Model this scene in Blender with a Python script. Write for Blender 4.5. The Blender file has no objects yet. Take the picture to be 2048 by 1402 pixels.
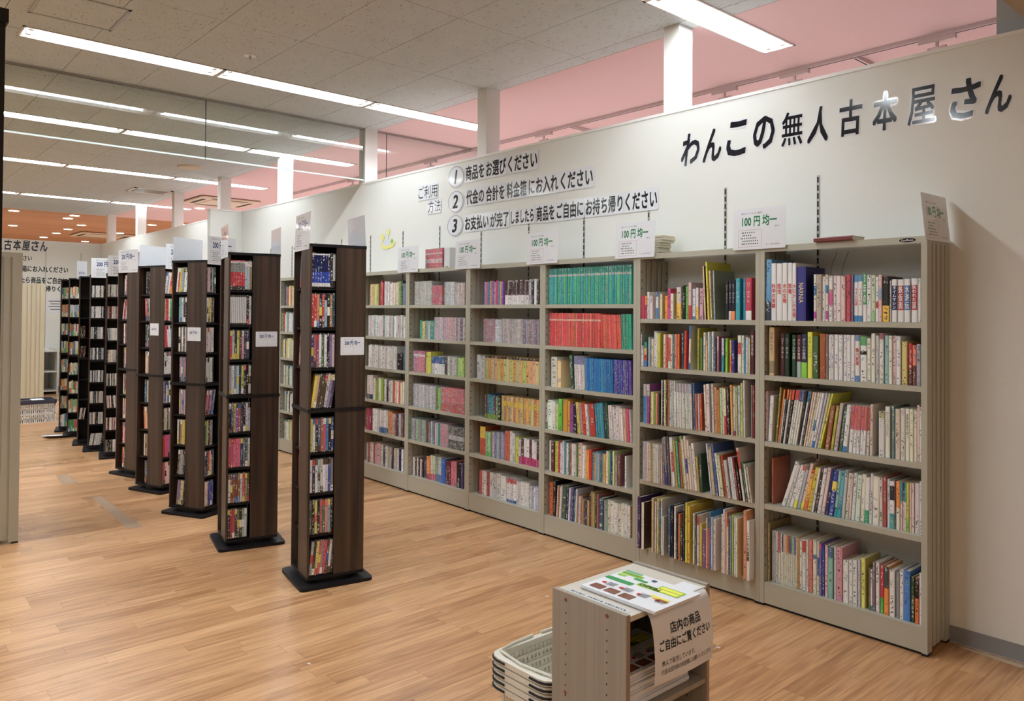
import bpy, math, random
from mathutils import Vector, Matrix
random.seed(7)
S = bpy.context.scene
COL = S.collection
R = math.radians
# ---------------------------------------------------------------- camera, world, exposure
cam = bpy.data.cameras.new('camera'); co = bpy.data.objects.new('camera', cam); COL.objects.link(co)
F_PX = 1537.378; YAW, PIT, ROL, CH = 0.84491, -0.0149, 0.00734, 1.50572
cam.sensor_width = 36; cam.sensor_fit = 'HORIZONTAL'; cam.lens = F_PX * 36 / 2048
cam.shift_y = -(701 - 602.443) / 2048; cam.clip_start = .02; cam.clip_end = 80
_f = Vector((-math.sin(YAW) * math.cos(PIT), math.cos(YAW) * math.cos(PIT), -math.sin(PIT)))
_r = Vector((math.cos(YAW), math.sin(YAW), 0)); _u = _r.cross(_f)
_r2 = _r * math.cos(ROL) + _u * math.sin(ROL); _u2 = -_r * math.sin(ROL) + _u * math.cos(ROL)
co.matrix_world = Matrix(((_r2.x, _u2.x, -_f.x, 0), (_r2.y, _u2.y, -_f.y, 0), (_r2.z, _u2.z, -_f.z, CH), (0, 0, 0, 1)))
S.camera = co
w = bpy.data.worlds.new('world'); S.world = w; w.use_nodes = True
w.node_tree.nodes['Background'].inputs[0].default_value = (1, .95, .9, 1)
w.node_tree.nodes['Background'].inputs[1].default_value = .15
S.view_settings.view_transform = 'Standard'; S.view_settings.look = 'None'
S.view_settings.exposure = 0.0; S.view_settings.gamma = 1.0; S.view_settings.use_curve_mapping = False
LAMP_W = 24.5        # one ceiling fixture (two tubes)
TUBE_E = 14.0
NEIGHBOUR_W = 100.0
CAFE_W = 80.0
try:
    S.cycles.use_denoising = True; S.cycles.max_bounces = 7; S.cycles.diffuse_bounces = 4; S.cycles.transparent_max_bounces = 12
    S.cycles.sample_clamp_indirect = 6; S.cycles.caustics_reflective = False; S.cycles.caustics_refractive = False
except Exception: pass

# ---------------------------------------------------------------- layout numbers (metres)
YW = 3.911; DF = 3.639; XE = -1.3264; UW = .82; HB = 1.862; WT = 2.754; CZ = 3.31; XF = -16.34
SHZ = {6: [1.475, 1.19, .848, .524, .122], 5: [1.475, 1.19, .855, .515, .122]}
for _k in (4, 3, 2, 1, 0, -1): SHZ[_k] = [1.563, 1.285, 1.008, .72, .44, .14]

# ---------------------------------------------------------------- materials
def hexc(s):
    """3-digit hex -> linear rgb, a touch muted"""
    v = [(int(c, 16) / 15 * .97) ** 2.25 for c in s[:3]]; g = .3 * v[0] + .55 * v[1] + .15 * v[2]
    return tuple(a * .84 + g * .16 for a in v)
def mat(name, rgb, rough=.5, metal=0, spec=.5, coat=0, emis=None, es=0, bump=None, trans=0, alpha=None):
    m = bpy.data.materials.new(name); m.use_nodes = True; nt = m.node_tree; b = nt.nodes['Principled BSDF']
    b.inputs['Base Color'].default_value = (*rgb, 1); b.inputs['Roughness'].default_value = rough
    b.inputs['Metallic'].default_value = metal; b.inputs['Specular IOR Level'].default_value = spec
    b.inputs['Coat Weight'].default_value = coat; b.inputs['Coat Roughness'].default_value = .08
    if emis: b.inputs['Emission Color'].default_value = (*emis, 1); b.inputs['Emission Strength'].default_value = es
    if bump:
        sc, st = bump; t = nt.nodes.new('ShaderNodeTexNoise'); t.inputs['Scale'].default_value = sc; t.inputs['Detail'].default_value = 3
        g = nt.nodes.new('ShaderNodeNewGeometry'); nt.links.new(g.outputs['Position'], t.inputs['Vector'])
        bp = nt.nodes.new('ShaderNodeBump'); bp.inputs['Strength'].default_value = st; bp.inputs['Distance'].default_value = .002
        nt.links.new(t.outputs['Fac'], bp.inputs['Height']); nt.links.new(bp.outputs['Normal'], b.inputs['Normal'])
    return m
class NT:
    def __init__(s, m): s.m = m; s.nt = m.node_tree; s.b = s.nt.nodes['Principled BSDF']
    def n(s, t, **k):
        x = s.nt.nodes.new('ShaderNode' + t)
        for a, v in k.items():
            if a in ('operation', 'data_type', 'blend_type', 'attribute_name', 'noise_dimensions', 'feature', 'clamp'): setattr(x, a, v)
        return x
    def l(s, a, b): s.nt.links.new(a, b)
    def math(s, op, a, b=None, c=None):
        x = s.n('Math', operation=op)
        for i, v in enumerate((a, b, c)):
            if v is None: continue
            if isinstance(v, (int, float)): x.inputs[i].default_value = v
            else: s.l(v, x.inputs[i])
        return x.outputs[0]
    def mix(s, f, a, b, bt='MIX'):
        x = s.n('Mix', data_type='RGBA', blend_type=bt)
        for sock, v in ((x.inputs[0], f), (x.inputs[6], a), (x.inputs[7], b)):
            if isinstance(v, (int, float)): sock.default_value = v
            elif isinstance(v, tuple): sock.default_value = (*v[:3], 1)
            else: s.l(v, sock)
        return x.outputs[2]
    def pos(s): return s.n('NewGeometry').outputs['Position']
    def mapv(s, vec, sc=(1, 1, 1), loc=None):
        x = s.n('VectorMath', operation='MULTIPLY'); s.l(vec, x.inputs[0]); x.inputs[1].default_value = sc
        if loc is None: return x.outputs[0]
        y = s.n('VectorMath', operation='ADD'); s.l(x.outputs[0], y.inputs[0]); s.l(loc, y.inputs[1]); return y.outputs[0]
    def noise(s, vec, sc=1, det=3, ro=.5, out='Fac'):
        x = s.n('TexNoise'); s.l(vec, x.inputs['Vector']); x.inputs['Scale'].default_value = sc
        x.inputs['Detail'].default_value = det; x.inputs['Roughness'].default_value = ro; return x.outputs[out]
    def ramp(s, f, a, b):
        x = s.n('MapRange'); s.l(f, x.inputs[0]); x.inputs[1].default_value = a; x.inputs[2].default_value = b; return x.outputs[0]
    def bump(s, h, st=.3, d=.002):
        x = s.n('Bump'); x.inputs['Strength'].default_value = st; x.inputs['Distance'].default_value = d
        s.l(h, x.inputs['Height']); s.l(x.outputs['Normal'], s.b.inputs['Normal'])
    def comb(s, x=None, y=None, z=None):
        c = s.n('CombineXYZ')
        for i, v in enumerate((x, y, z)):
            if v is None: continue
            if isinstance(v, (int, float)): c.inputs[i].default_value = v
            else: s.l(v, c.inputs[i])
        return c.outputs[0]

M = {}
M['steel'] = mat('beige painted steel', (.43, .41, .33), .38, bump=(300, .05))
M['steel_light'] = mat('cream painted steel', (.60, .55, .41), .42)
M['wall'] = mat('white wallpaper', (.77, .775, .735), .75, spec=.3, bump=(140, .25))
M['wall_top'] = mat('white wall capping', (.80, .79, .76), .4)
M['column'] = mat('white column paint', (.80, .80, .77), .5)
M['base'] = mat('grey vinyl baseboard', (.27, .27, .28), .4)
M['black'] = mat('black plastic', (.010, .010, .011), .5, spec=.3, bump=(400, .1))
M['blackwood'] = mat('black tower board', (.008, .007, .008), .5, spec=.25)
M['dark'] = mat('dark seam', (.03, .028, .025), .8)
M['hole'] = mat('dark peg hole', (.02, .015, .012), .8)
M['paper'] = mat('white paper', (.80, .81, .85), .55)
M['lam'] = mat('laminated white sheet', (.78, .80, .84), .12, spec=.5, coat=.6)
M['ink'] = mat('black print', (.006, .007, .012), .14, spec=.35, coat=.35)
M['inkp'] = mat('black ink on paper', (.015, .015, .02), .6)
M['green'] = mat('green print', (.0, .17, .05), .35, coat=.4)
M['blue'] = mat('blue print', (.012, .03, .17), .35, coat=.4)
M['red'] = mat('red print', (.55, .015, .015), .5)
M['redline'] = mat('brown red border print', (.45, .13, .10), .5)
M['gold'] = mat('gold print', (.80, .66, .30), .4)
M['white'] = mat('white print', (.85, .85, .84), .5)
M['lime'] = mat('lime green print', (.30, .58, .03), .45)
M['dgreen'] = mat('mid green print', (.03, .30, .07), .45)
M['yellow'] = mat('yellow print', (.85, .80, .10), .45)
M['orange'] = mat('orange print', (.80, .25, .06), .45)
M['brown'] = mat('brown photo print', (.20, .07, .04), .45)
M['teal'] = mat('soft green print', (.18, .45, .25), .45)
M['tubes'] = mat('lit tube', (1, 1, 1), .4, emis=(1, .99, 1), es=TUBE_E)
M['reflector'] = mat('lamp reflector', (.88, .88, .86), .25)
M['lamp_frame'] = mat('lamp frame', (.62, .58, .55), .4)
M['alu'] = mat('aluminium', (.45, .44, .42), .35, metal=.8)
M['white_plastic'] = mat('white plastic', (.80, .79, .74), .35)
M['basket'] = mat('ivory basket plastic', (.80, .77, .68), .32)
M['crate'] = mat('white crate plastic', (.74, .73, .70), .45)
M['slate'] = mat('slate grey plastic', (.05, .05, .08), .4)
M['kiosk'] = mat('pale ash laminate', (.50, .44, .37), .5)
M['disc'] = mat('cream ceiling plate', (.62, .52, .38), .5)
M['pink_steel'] = mat('track rail', (.62, .50, .49), .4)
M['cafe_lamp'] = mat('downlight glow', (1, .9, .8), .4, emis=(1, .80, .58), es=16)
M['ac'] = mat('cassette panel', (.70, .58, .45), .45)
M['pillar'] = mat('grey blue pillar', (.42, .45, .48), .5)
M['soffit'] = mat('shade toned soffit', (.45, .36, .26), .7)  # the soffit's dimness is put into its colour as brown
M['yellow_sticker'] = mat('pale yellow print', (.80, .77, .22), .5)
M['tape'] = mat('tape residue', (.33, .215, .13), .75)
M['page'] = mat('page edges', (.70, .64, .52), .85)
M['film'] = None

def m_cover(name, rough, coat):
    m = mat(name, (.5, .5, .5), rough, coat=coat); q = NT(m)
    a = q.n('Attribute', attribute_name='bc'); ic = q.n('Attribute', attribute_name='ic')
    uv = q.n('UVMap'); sx = q.n('SeparateXYZ'); q.l(uv.outputs[0], sx.inputs[0])
    u = q.math('FRACT', sx.outputs[0]); sd = q.math('FLOOR', sx.outputs[0]); v = sx.outputs[1]
    vec = q.comb(q.math('MULTIPLY', u, 1.9), q.math('MULTIPLY', v, 105), q.math('MULTIPLY', sd, 3.7))
    n1 = q.noise(vec, 1, 2.5, .75)
    ink = q.ramp(n1, .535, .60)
    colm = q.math('LESS_THAN', q.math('ABSOLUTE', q.math('SUBTRACT', u, .5)), .27)
    z = q.noise(q.comb(q.math('MULTIPLY', v, 13), q.math('MULTIPLY', sd, 1.91), 0.), 1, 0)
    zone = q.math('GREATER_THAN', z, .47)
    f = q.math('MULTIPLY', q.math('MULTIPLY', ink, colm), q.math('MULTIPLY', zone, ic.outputs['Alpha']))
    # printed blotches of a second colour
    bl = q.noise(q.comb(q.math('MULTIPLY', u, .9), q.math('MULTIPLY', v, 28), q.math('MULTIPLY', sd, 5.3)), 1, 1)
    hue = q.n('CombineColor'); hue.mode = 'HSV'
    q.l(q.math('FRACT', q.math('MULTIPLY', sd, .377)), hue.inputs[0]); hue.inputs[1].default_value = .55; hue.inputs[2].default_value = .45
    bf = q.math('MULTIPLY', q.math('GREATER_THAN', bl, .66), q.math('MULTIPLY', q.math('GREATER_THAN', ic.outputs['Alpha'], .5), .45))
    c = q.mix(bf, a.outputs['Color'], hue.outputs[0])
    c = q.mix(f, c, ic.outputs['Color'])
    q.l(c, q.b.inputs['Base Color']); return m
M['cover'] = m_cover('printed book cover', .42, .15)
M['case'] = m_cover('printed disc case sleeve', .25, .5)

def m_floor():
    m = mat('oak vinyl plank', (.4, .25, .15),  .33, spec=.8); q = NT(m); p = q.pos(); at = q.n('Attribute', attribute_name='rnd')
    rv = at.outputs['Fac']; off = q.comb(q.math('MULTIPLY', rv, 13.7), q.math('MULTIPLY', rv, 31.3), q.math('MULTIPLY', rv, 7.7))
    g1 = q.noise(q.mapv(p, (52, 2.2, 1), off), 1, 5, .6)
    dist = q.noise(q.mapv(p, (9, 1.1, 1), off), 1, 2)
    wv = q.math('SINE', q.math('MULTIPLY', dist, 42)); wv = q.math('MULTIPLY', wv, .5)
    g2 = q.noise(q.mapv(p, (130, 3.5, 1), off), 1, 3, .7)
    t = q.math('ADD', q.math('MULTIPLY', g1, .62), q.math('ADD', q.math('MULTIPLY', g2, .35), q.math('MULTIPLY', wv, .09)))
    t = q.math('ADD', t, q.math('MULTIPLY', q.math('SUBTRACT', rv, .5), .20))
    r = q.n('ValToRGB'); q.l(t, r.inputs[0]); e = r.color_ramp.elements
    e[0].position = .30; e[0].color = (.36, .170, .070, 1); e[1].position = .72; e[1].color = (.73, .44, .225, 1)
    k = r.color_ramp.elements.new(.5); k.color = (.56, .30, .142, 1)
    q.l(r.outputs[0], q.b.inputs['Base Color'])
    wear = q.noise(p, .9, 3); q.l(q.ramp(wear, -.6, 1.6), q.b.inputs['Roughness'])
    q.l(q.math('ADD', q.math('MULTIPLY', wear, .22), .17), q.b.inputs['Roughness'])
    q.bump(g2, .12, .001); return m
M['floor'] = m_floor()
def m_tile():
    m = mat('fissured ceiling board', (.5, .45, .4), .9, spec=.2); q = NT(m); p = q.pos()
    a = q.noise(q.mapv(p, (24, 85, 1)), 1, 3, .6); b = q.noise(q.mapv(p, (75, 110, 1)), 1, 2)
    f = q.math('MAXIMUM', q.math('GREATER_THAN', a, .64), q.math('GREATER_THAN', b, .72))
    base = q.mix(q.noise(p, 6, 3), (.52, .57, .585), (.59, .64, .655))
    q.l(q.mix(f, base, (.36, .35, .33)), q.b.inputs['Base Color']); q.bump(q.math('SUBTRACT', 1.0, f), .5, .003); return m
M['tile'] = m_tile()
M['pink'] = mat('pink bounce tinted ceiling', (.70, .49, .49), .7, spec=.3)  # pink bounce light is put into this base colour
def m_wood(name, c0, c1, axis, sc=26, rough=.4):
    m = mat(name, c0, rough); q = NT(m); tc = q.n('TexCoord').outputs['Object']
    v = {'z': (sc, sc, .9), 'y': (sc, 1.2, sc), 'x': (1.2, sc, sc)}[axis]
    a = q.noise(q.mapv(tc, v), 1, 4, .62); d = q.noise(q.mapv(tc, tuple(k * .25 for k in v)), 1, 2)
    t = q.math('ADD', q.math('MULTIPLY', a, .7), q.math('MULTIPLY', q.math('SINE', q.math('MULTIPLY', d, 30)), .08))
    q.l(q.mix(q.ramp(t, .22, .55), c0, c1), q.b.inputs['Base Color']); return m
M['walnut'] = m_wood('walnut laminate', (.022, .0125, .0085), (.085, .048, .030), 'z', 34, .38)
M['ash'] = m_wood('pale ash laminate grain', (.31, .27, .22), (.37, .32, .265), 'z', 160, .5)
def m_cafe():
    m = mat('orange timber ceiling', (.5, .2, .08), .5); q = NT(m); p = q.pos()
    sp = q.n('SeparateXYZ'); q.l(p, sp.inputs[0]); k = q.math('FLOOR', q.math('MULTIPLY', sp.outputs[0], 5.5))
    rn = q.n('TexWhiteNoise'); rn.noise_dimensions = '1D'; q.l(k, rn.inputs['W'])
    g = q.noise(q.mapv(p, (25, 1.2, 1)), 1, 3)
    t = q.math('ADD', q.math('MULTIPLY', rn.outputs['Value'], .5), q.math('MULTIPLY', g, .5))
    q.l(q.mix(t, (.42, .18, .08), (.58, .29, .15)), q.b.inputs['Base Color']); return m
M['cafe'] = m_cafe()
def m_glass():
    m = bpy.data.materials.new('hanging screen glass'); m.use_nodes = True; nt = m.node_tree
    for n in list(nt.nodes): nt.nodes.remove(n)
    o = nt.nodes.new('ShaderNodeOutputMaterial'); mx = nt.nodes.new('ShaderNodeMixShader'); t = nt.nodes.new('ShaderNodeBsdfTransparent')
    g = nt.nodes.new('ShaderNodeBsdfGlossy'); f = nt.nodes.new('ShaderNodeFresnel'); f.inputs[0].default_value = 1.75
    t.inputs[0].default_value = (.87, .94, .92, 1); g.inputs['Roughness'].default_value = .015; g.inputs[0].default_value = (.9, .95, 1, 1)
    nt.links.new(f.outputs[0], mx.inputs[0]); nt.links.new(t.outputs[0], mx.inputs[1]); nt.links.new(g.outputs[0], mx.inputs[2]); nt.links.new(mx.outputs[0], o.inputs[0]); return m
M['glass'] = m_glass()
M['glass_edge'] = mat('ground glass edge', (.80, .93, .92), .2)
def m_film():
    m = bpy.data.materials.new('shrink wrap film'); m.use_nodes = True; nt = m.node_tree
    for n in list(nt.nodes): nt.nodes.remove(n)
    o = nt.nodes.new('ShaderNodeOutputMaterial'); mx = nt.nodes.new('ShaderNodeMixShader'); t = nt.nodes.new('ShaderNodeBsdfTransparent')
    t.inputs[0].default_value = (.93, .93, .94, 1)
    g = nt.nodes.new('ShaderNodeBsdfPrincipled'); g.inputs['Base Color'].default_value = (.8, .8, .82, 1); g.inputs['Roughness'].default_value = .12
    ge = nt.nodes.new('ShaderNodeNewGeometry'); ns = nt.nodes.new('ShaderNodeTexNoise'); ns.inputs['Scale'].default_value = 1; ns.inputs['Detail'].default_value = 3
    vm = nt.nodes.new('ShaderNodeVectorMath'); vm.operation = 'MULTIPLY'; vm.inputs[1].default_value = (22, 22, 85)
    bp = nt.nodes.new('ShaderNodeBump'); bp.inputs['Distance'].default_value = .012; bp.inputs['Strength'].default_value = 1
    mr = nt.nodes.new('ShaderNodeMapRange'); mr.inputs[1].default_value = .45; mr.inputs[2].default_value = .75; mr.inputs[3].default_value = .12; mr.inputs[4].default_value = .5
    L = nt.links.new; L(ge.outputs['Position'], vm.inputs[0]); L(vm.outputs[0], ns.inputs['Vector']); L(ns.outputs[0], bp.inputs['Height'])
    L(bp.outputs[0], g.inputs['Normal']); L(ns.outputs[0], mr.inputs[0]); L(mr.outputs[0], mx.inputs[0]); L(t.outputs[0], mx.inputs[1]); L(g.outputs[0], mx.inputs[2]); L(mx.outputs[0], o.inputs[0]); return m
M['film'] = m_film()

# ---------------------------------------------------------------- mesh builder
WL = {}
class MB:
    def __init__(s): s.v = []; s.f = []; s.c = []; s.k = []; s.u = []; s.m = []; s.T = None
    def P(s, p): return tuple(s.T @ Vector(p)) if s.T else tuple(p)
    def face(s, ps, col=(.5, .5, .5), ink=(0, 0, 0, 0), uv=None, m=0):
        i = len(s.v); s.v += [s.P(p) for p in ps]; s.f.append(tuple(range(i, i + len(ps))))
        s.c.append(col); s.k.append(ink); s.u.append(uv or [(0, 0)] * len(ps)); s.m.append(m); return s
    def mesh_part(s, vs, fs, m=0):
        i = len(s.v); s.v += [s.P(p) for p in vs]
        for f in fs: s.f.append(tuple(i + a for a in f)); s.c.append((.5, .5, .5)); s.k.append((0, 0, 0, 0)); s.u.append([(0, 0)] * len(f)); s.m.append(m)
        return s
    def box(s, x0, x1, y0, y1, z0, z1, m=0):
        v = [(x0, y0, z0), (x1, y0, z0), (x1, y1, z0), (x0, y1, z0), (x0, y0, z1), (x1, y0, z1), (x1, y1, z1), (x0, y1, z1)]
        return s.mesh_part(v, [(0, 3, 2, 1), (4, 5, 6, 7), (0, 1, 5, 4), (1, 2, 6, 5), (2, 3, 7, 6), (3, 0, 4, 7)], m)
    def prism(s, pts, z0, z1, m=0):
        n = len(pts); v = [(x, y, z0) for x, y in pts] + [(x, y, z1) for x, y in pts]
        return s.mesh_part(v, [tuple(range(n - 1, -1, -1)), tuple(range(n, 2 * n))] + [(i, (i + 1) % n, n + (i + 1) % n, n + i) for i in range(n)], m)
    def rbox(s, x0, x1, y0, y1, z0, z1, b, m=0):
        """box with chamfered vertical edges and rim"""
        def ring(d): return [(x0 + b, y0 + d), (x1 - b, y0 + d), (x1 - d, y0 + b), (x1 - d, y1 - b), (x1 - b, y1 - d), (x0 + b, y1 - d), (x0 + d, y1 - b), (x0 + d, y0 + b)]
        r0 = ring(0); r1 = [(x0 + b, y0 + b), (x1 - b, y0 + b), (x1 - b, y0 + b), (x1 - b, y1 - b), (x1 - b, y1 - b), (x0 + b, y1 - b), (x0 + b, y1 - b), (x0 + b, y0 + b)]
        e = b * .6
        v = [(x, y, z0) for x, y in r0] + [(x, y, z1 - e) for x, y in r0] + [(x, y, z1) for x, y in r1]
        f = [tuple(range(7, -1, -1)), (16, 17, 19, 21)] + [(i, (i + 1) % 8, 8 + (i + 1) % 8, 8 + i) for i in range(8)]
        for i in range(8):
            j = (i + 1) % 8
            f.append((8 + i, 8 + j, 16 + j, 16 + i) if r1[i] != r1[j] else (8 + i, 8 + j, 16 + i))
        return s.mesh_part(v, f, m)
    def tube(s, pts, r, n=6, m=0):
        pts = [Vector(p) for p in pts]; vs = []; fs = []
        for i, p in enumerate(pts):
            d = (pts[min(i + 1, len(pts) - 1)] - pts[max(i - 1, 0)]).normalized()
            a = d.cross(Vector((0, 0, 1)));
            if a.length < .01: a = Vector((1, 0, 0))
            a.normalize(); b = d.cross(a)
            vs += [tuple(p + (a * math.cos(t) + b * math.sin(t)) * r) for t in [2 * math.pi * k / n for k in range(n)]]
        for i in range(len(pts) - 1):
            for k in range(n): fs.append((i * n + k, i * n + (k + 1) % n, (i + 1) * n + (k + 1) % n, (i + 1) * n + k))
        fs += [tuple(range(n - 1, -1, -1)), tuple(range(len(vs) - n, len(vs)))]
        return s.mesh_part(vs, fs, m)
    def cyl(s, cx, cy, z0, z1, r, n=20, m=0, r2=None):
        r2 = r if r2 is None else r2; a = [2 * math.pi * k / n for k in range(n)]
        v = [(cx + r * math.cos(t), cy + r * math.sin(t), z0) for t in a] + [(cx + r2 * math.cos(t), cy + r2 * math.sin(t), z1) for t in a]
        return s.mesh_part(v, [tuple(range(n - 1, -1, -1)), tuple(range(n, 2 * n))] + [(i, (i + 1) % n, n + (i + 1) % n, n + i) for i in range(n)], m)
    def build(s, name, mats, parent=None, local=False, attrs=False, smooth=False, origin=None):
        if not isinstance(mats, (list, tuple)): mats = [mats]
        if parent is not None: o0 = Vector((0, 0, 0)) if local else WL.get(parent.name, Vector((0, 0, 0)))
        elif local: o0 = Vector((0, 0, 0))
        elif origin is not None: o0 = Vector(origin)
        else:
            xs = [p[0] for p in s.v]; ys = [p[1] for p in s.v]; zs = [p[2] for p in s.v]
            o0 = Vector(((min(xs) + max(xs)) / 2, (min(ys) + max(ys)) / 2, min(zs)))
        me = bpy.data.meshes.new(name); me.from_pydata([(a - o0.x, b - o0.y, c - o0.z) for a, b, c in s.v], [], s.f)
        for m in mats: me.materials.append(m)
        if len(mats) > 1: me.polygons.foreach_set('material_index', s.m)
        if attrs:
            bc = me.attributes.new('bc', 'FLOAT_COLOR', 'CORNER'); ic = me.attributes.new('ic', 'FLOAT_COLOR', 'CORNER'); uv = me.uv_layers.new(name='UVMap')
            A = []; K = []; U = []
            for f, c, k, u in zip(s.f, s.c, s.k, s.u):
                for j in range(len(f)): A += (*c, 1.0); K += k; U += u[j]
            bc.data.foreach_set('color', A); ic.data.foreach_set('color', K); uv.data.foreach_set('uv', U)
        if smooth: me.polygons.foreach_set('use_smooth', [True] * len(me.polygons))
        me.update()
        o = bpy.data.objects.new(name, me); COL.objects.link(o)
        if parent is not None: o.parent = parent; WL[o.name] = o0
        else: o.location = o0; WL[o.name] = o0.copy()
        return o
def tag(o, label=None, cat=None, group=None, kind=None):
    if label: o['label'] = label
    if cat: o['category'] = cat
    if group: o['group'] = group
    if kind: o['kind'] = kind
    return o
def empty(name, loc, label, cat, group=None, rz=0):
    o = bpy.data.objects.new(name, None); COL.objects.link(o); o.location = loc; o.rotation_euler = (0, 0, rz)
    o.empty_display_size = .05; WL[o.name] = Vector(loc); return tag(o, label, cat, group)
def copy_tree(o, parent=None):
    c = o.copy(); COL.objects.link(c); c.parent = parent
    for ch in list(o.children): copy_tree(ch, c)
    return c

# ---------------------------------------------------------------- lettering
_gl = {}
def glyphs(body, off=0.0, ext=0.0, res=2):
    key = (body, off, ext, res)
    if key in _gl: return _gl[key]
    if off > .012:
        d_ = off * .8; vs, fs, bb = glyphs(body, 0.0, ext, res); V = []; F = []
        sh_ = [(0, 0)] + [(d_ * math.cos(R(a)), d_ * math.sin(R(a))) for a in (range(0, 360, 45) if off > .05 else range(45, 360, 90))]
        for k_, (dx, dy) in enumerate(sh_):
            n = len(V); V += [(x + dx, y + dy, z + k_ * 1e-4) for x, y, z in vs]; F += [tuple(n + i for i in f) for f in fs]
        _gl[key] = (V, F, (bb[0] - d_, bb[1] + d_, bb[2] - d_, bb[3] + d_)); return _gl[key]
    c = bpy.data.curves.new('t', 'FONT'); c.body = body; c.size = 1; c.offset = 0; c.extrude = ext; c.resolution_u = res; c.fill_mode = 'BOTH' if ext else 'FRONT'
    o = bpy.data.objects.new('t', c); COL.objects.link(o)
    me = o.evaluated_get(bpy.context.evaluated_depsgraph_get()).to_mesh()
    vs = [tuple(v.co) for v in me.vertices]; fs = [tuple(p.vertices) for p in me.polygons]
    bpy.data.objects.remove(o); bpy.data.curves.remove(c)
    xs = [v[0] for v in vs]; ys = [v[1] for v in vs]
    _gl[key] = (vs, fs, (min(xs), max(xs), min(ys), max(ys))); return _gl[key]
def frame(o, ux, uz):
    """local (a, b, d) -> world: a along ux, b along uz, d towards the reader"""
    ux = Vector(ux).normalized(); uz = Vector(uz).normalized(); n = ux.cross(uz); o = Vector(o)
    return Matrix(((ux.x, uz.x, n.x, o.x), (ux.y, uz.y, n.y, o.y), (ux.z, uz.z, n.z, o.z), (0, 0, 0, 1)))
def text_into(mb, fr, body, a0, a1, b0, b1, off=.02, d=.0006, rot=False, ref=None, keep=False):
    """fit a line of glyphs in the rectangle a0..a1, b0..b1 of the frame"""
    vs, fs, bb = glyphs(body, off)
    rb = glyphs(body, ref)[2] if ref is not None else bb
    if rot:
        vs = [(y, -x, z) for x, y, z in vs]; rb = (rb[2], rb[3], -rb[1], -rb[0])
    w_, h_ = max(rb[1] - rb[0], .05), max(rb[3] - rb[2], .05)
    sx, sy = (a1 - a0) / w_, (b1 - b0) / h_
    ca = cb = 0
    if keep:
        k = min(sx, sy); ca = ((a1 - a0) - k * w_) / 2; cb = ((b1 - b0) - k * h_) / 2; sx = sy = k
    mb.mesh_part([tuple(fr @ Vector((a0 + ca + (x - rb[0]) * sx, b0 + cb + (y - rb[2]) * sy, d + z * .3))) for x, y, z in vs], fs)
def vtext_into(mb, fr, body, a0, a1, b0, b1, off=.03, d=.0006):
    """vertical writing, top to bottom"""
    n = len(body); step = (b1 - b0) / n; wd = a1 - a0
    for i, ch in enumerate(body):
        t = b1 - i * step; cell = step * .92
        if ch in 'ー・':
            vs, fs, bb = glyphs(ch, off); vs = [(y, x if ch == 'ー' else x, z) for x, y, z in vs]
            cy = [v[1] for v in vs]; cx = [v[0] for v in vs]; k = min(wd, cell) * .9
            s_ = k / max(max(cy) - min(cy), max(cx) - min(cx)) * (1 if ch == 'ー' else .25)
            mx_, my_ = (max(cx) + min(cx)) / 2, (max(cy) + min(cy)) / 2
            mb.mesh_part([tuple(fr @ Vector(((a0 + a1) / 2 + (x - mx_) * s_, t - cell / 2 + (y - my_) * s_, d))) for x, y, z in vs], [f[::-1] for f in fs])
        else:
            vs, fs, bb = glyphs(ch, off); w_ = bb[1] - bb[0]; h_ = bb[3] - bb[2]; k = 1.0
            sx = wd / .92; sy = cell / .92; mx_, my_ = (bb[0] + bb[1]) / 2, (bb[2] + bb[3]) / 2
            mb.mesh_part([tuple(fr @ Vector(((a0 + a1) / 2 + (x - mx_) * sx, t - cell / 2 + (y - my_) * sy, d + z * .3))) for x, y, z in vs], fs)
def rect_into(mb, fr, a0, a1, b0, b1, d=0, m=0):
    mb.mesh_part([tuple(fr @ Vector(p)) for p in ((a0, b0, d), (a1, b0, d), (a1, b1, d), (a0, b1, d))], [(0, 1, 2, 3)], m)
def slab_into(mb, fr, a0, a1, b0, b1, t, rad=0.0, m=0):
    if rad:
        pts = []
        for cx, cy, st in ((a1 - rad, b0 + rad, -90), (a1 - rad, b1 - rad, 0), (a0 + rad, b1 - rad, 90), (a0 + rad, b0 + rad, 180)):
            pts += [(cx + rad * math.cos(R(st + k)), cy + rad * math.sin(R(st + k))) for k in (0, 30, 60, 90)]
    else: pts = [(a0, b0), (a1, b0), (a1, b1), (a0, b1)]
    n = len(pts); v = [tuple(fr @ Vector((x, y, 0))) for x, y in pts] + [tuple(fr @ Vector((x, y, t))) for x, y in pts]
    mb.mesh_part(v, [tuple(range(n - 1, -1, -1)), tuple(range(n, 2 * n))] + [(i, (i + 1) % n, n + (i + 1) % n, n + i) for i in range(n)], m)
def border_into(mb, fr, a0, a1, b0, b1, w_, d):
    for r_ in ((a0, a1, b0, b0 + w_), (a0, a1, b1 - w_, b1), (a0, a0 + w_, b0, b1), (a1 - w_, a1, b0, b1)): rect_into(mb, fr, *r_, d)
ORD = ['', 'first', 'second', 'third', 'fourth', 'fifth', 'sixth', 'seventh', 'eighth', 'ninth', 'tenth', 'eleventh', 'twelfth', 'thirteenth', 'fourteenth', 'fifteenth', 'sixteenth', 'seventeenth', 'eighteenth', 'nineteenth', 'twentieth'] + \
      ['twenty-' + x for x in ('first', 'second', 'third', 'fourth', 'fifth', 'sixth', 'seventh', 'eighth', 'ninth')] + ['thirtieth'] + ['thirty-' + x for x in ('first', 'second', 'third', 'fourth', 'fifth', 'sixth', 'seventh', 'eighth', 'ninth')] + ['fortieth'] + ['forty-' + x for x in ('first', 'second', 'third', 'fourth', 'fifth', 'sixth', 'seventh', 'eighth', 'ninth')]
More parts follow.
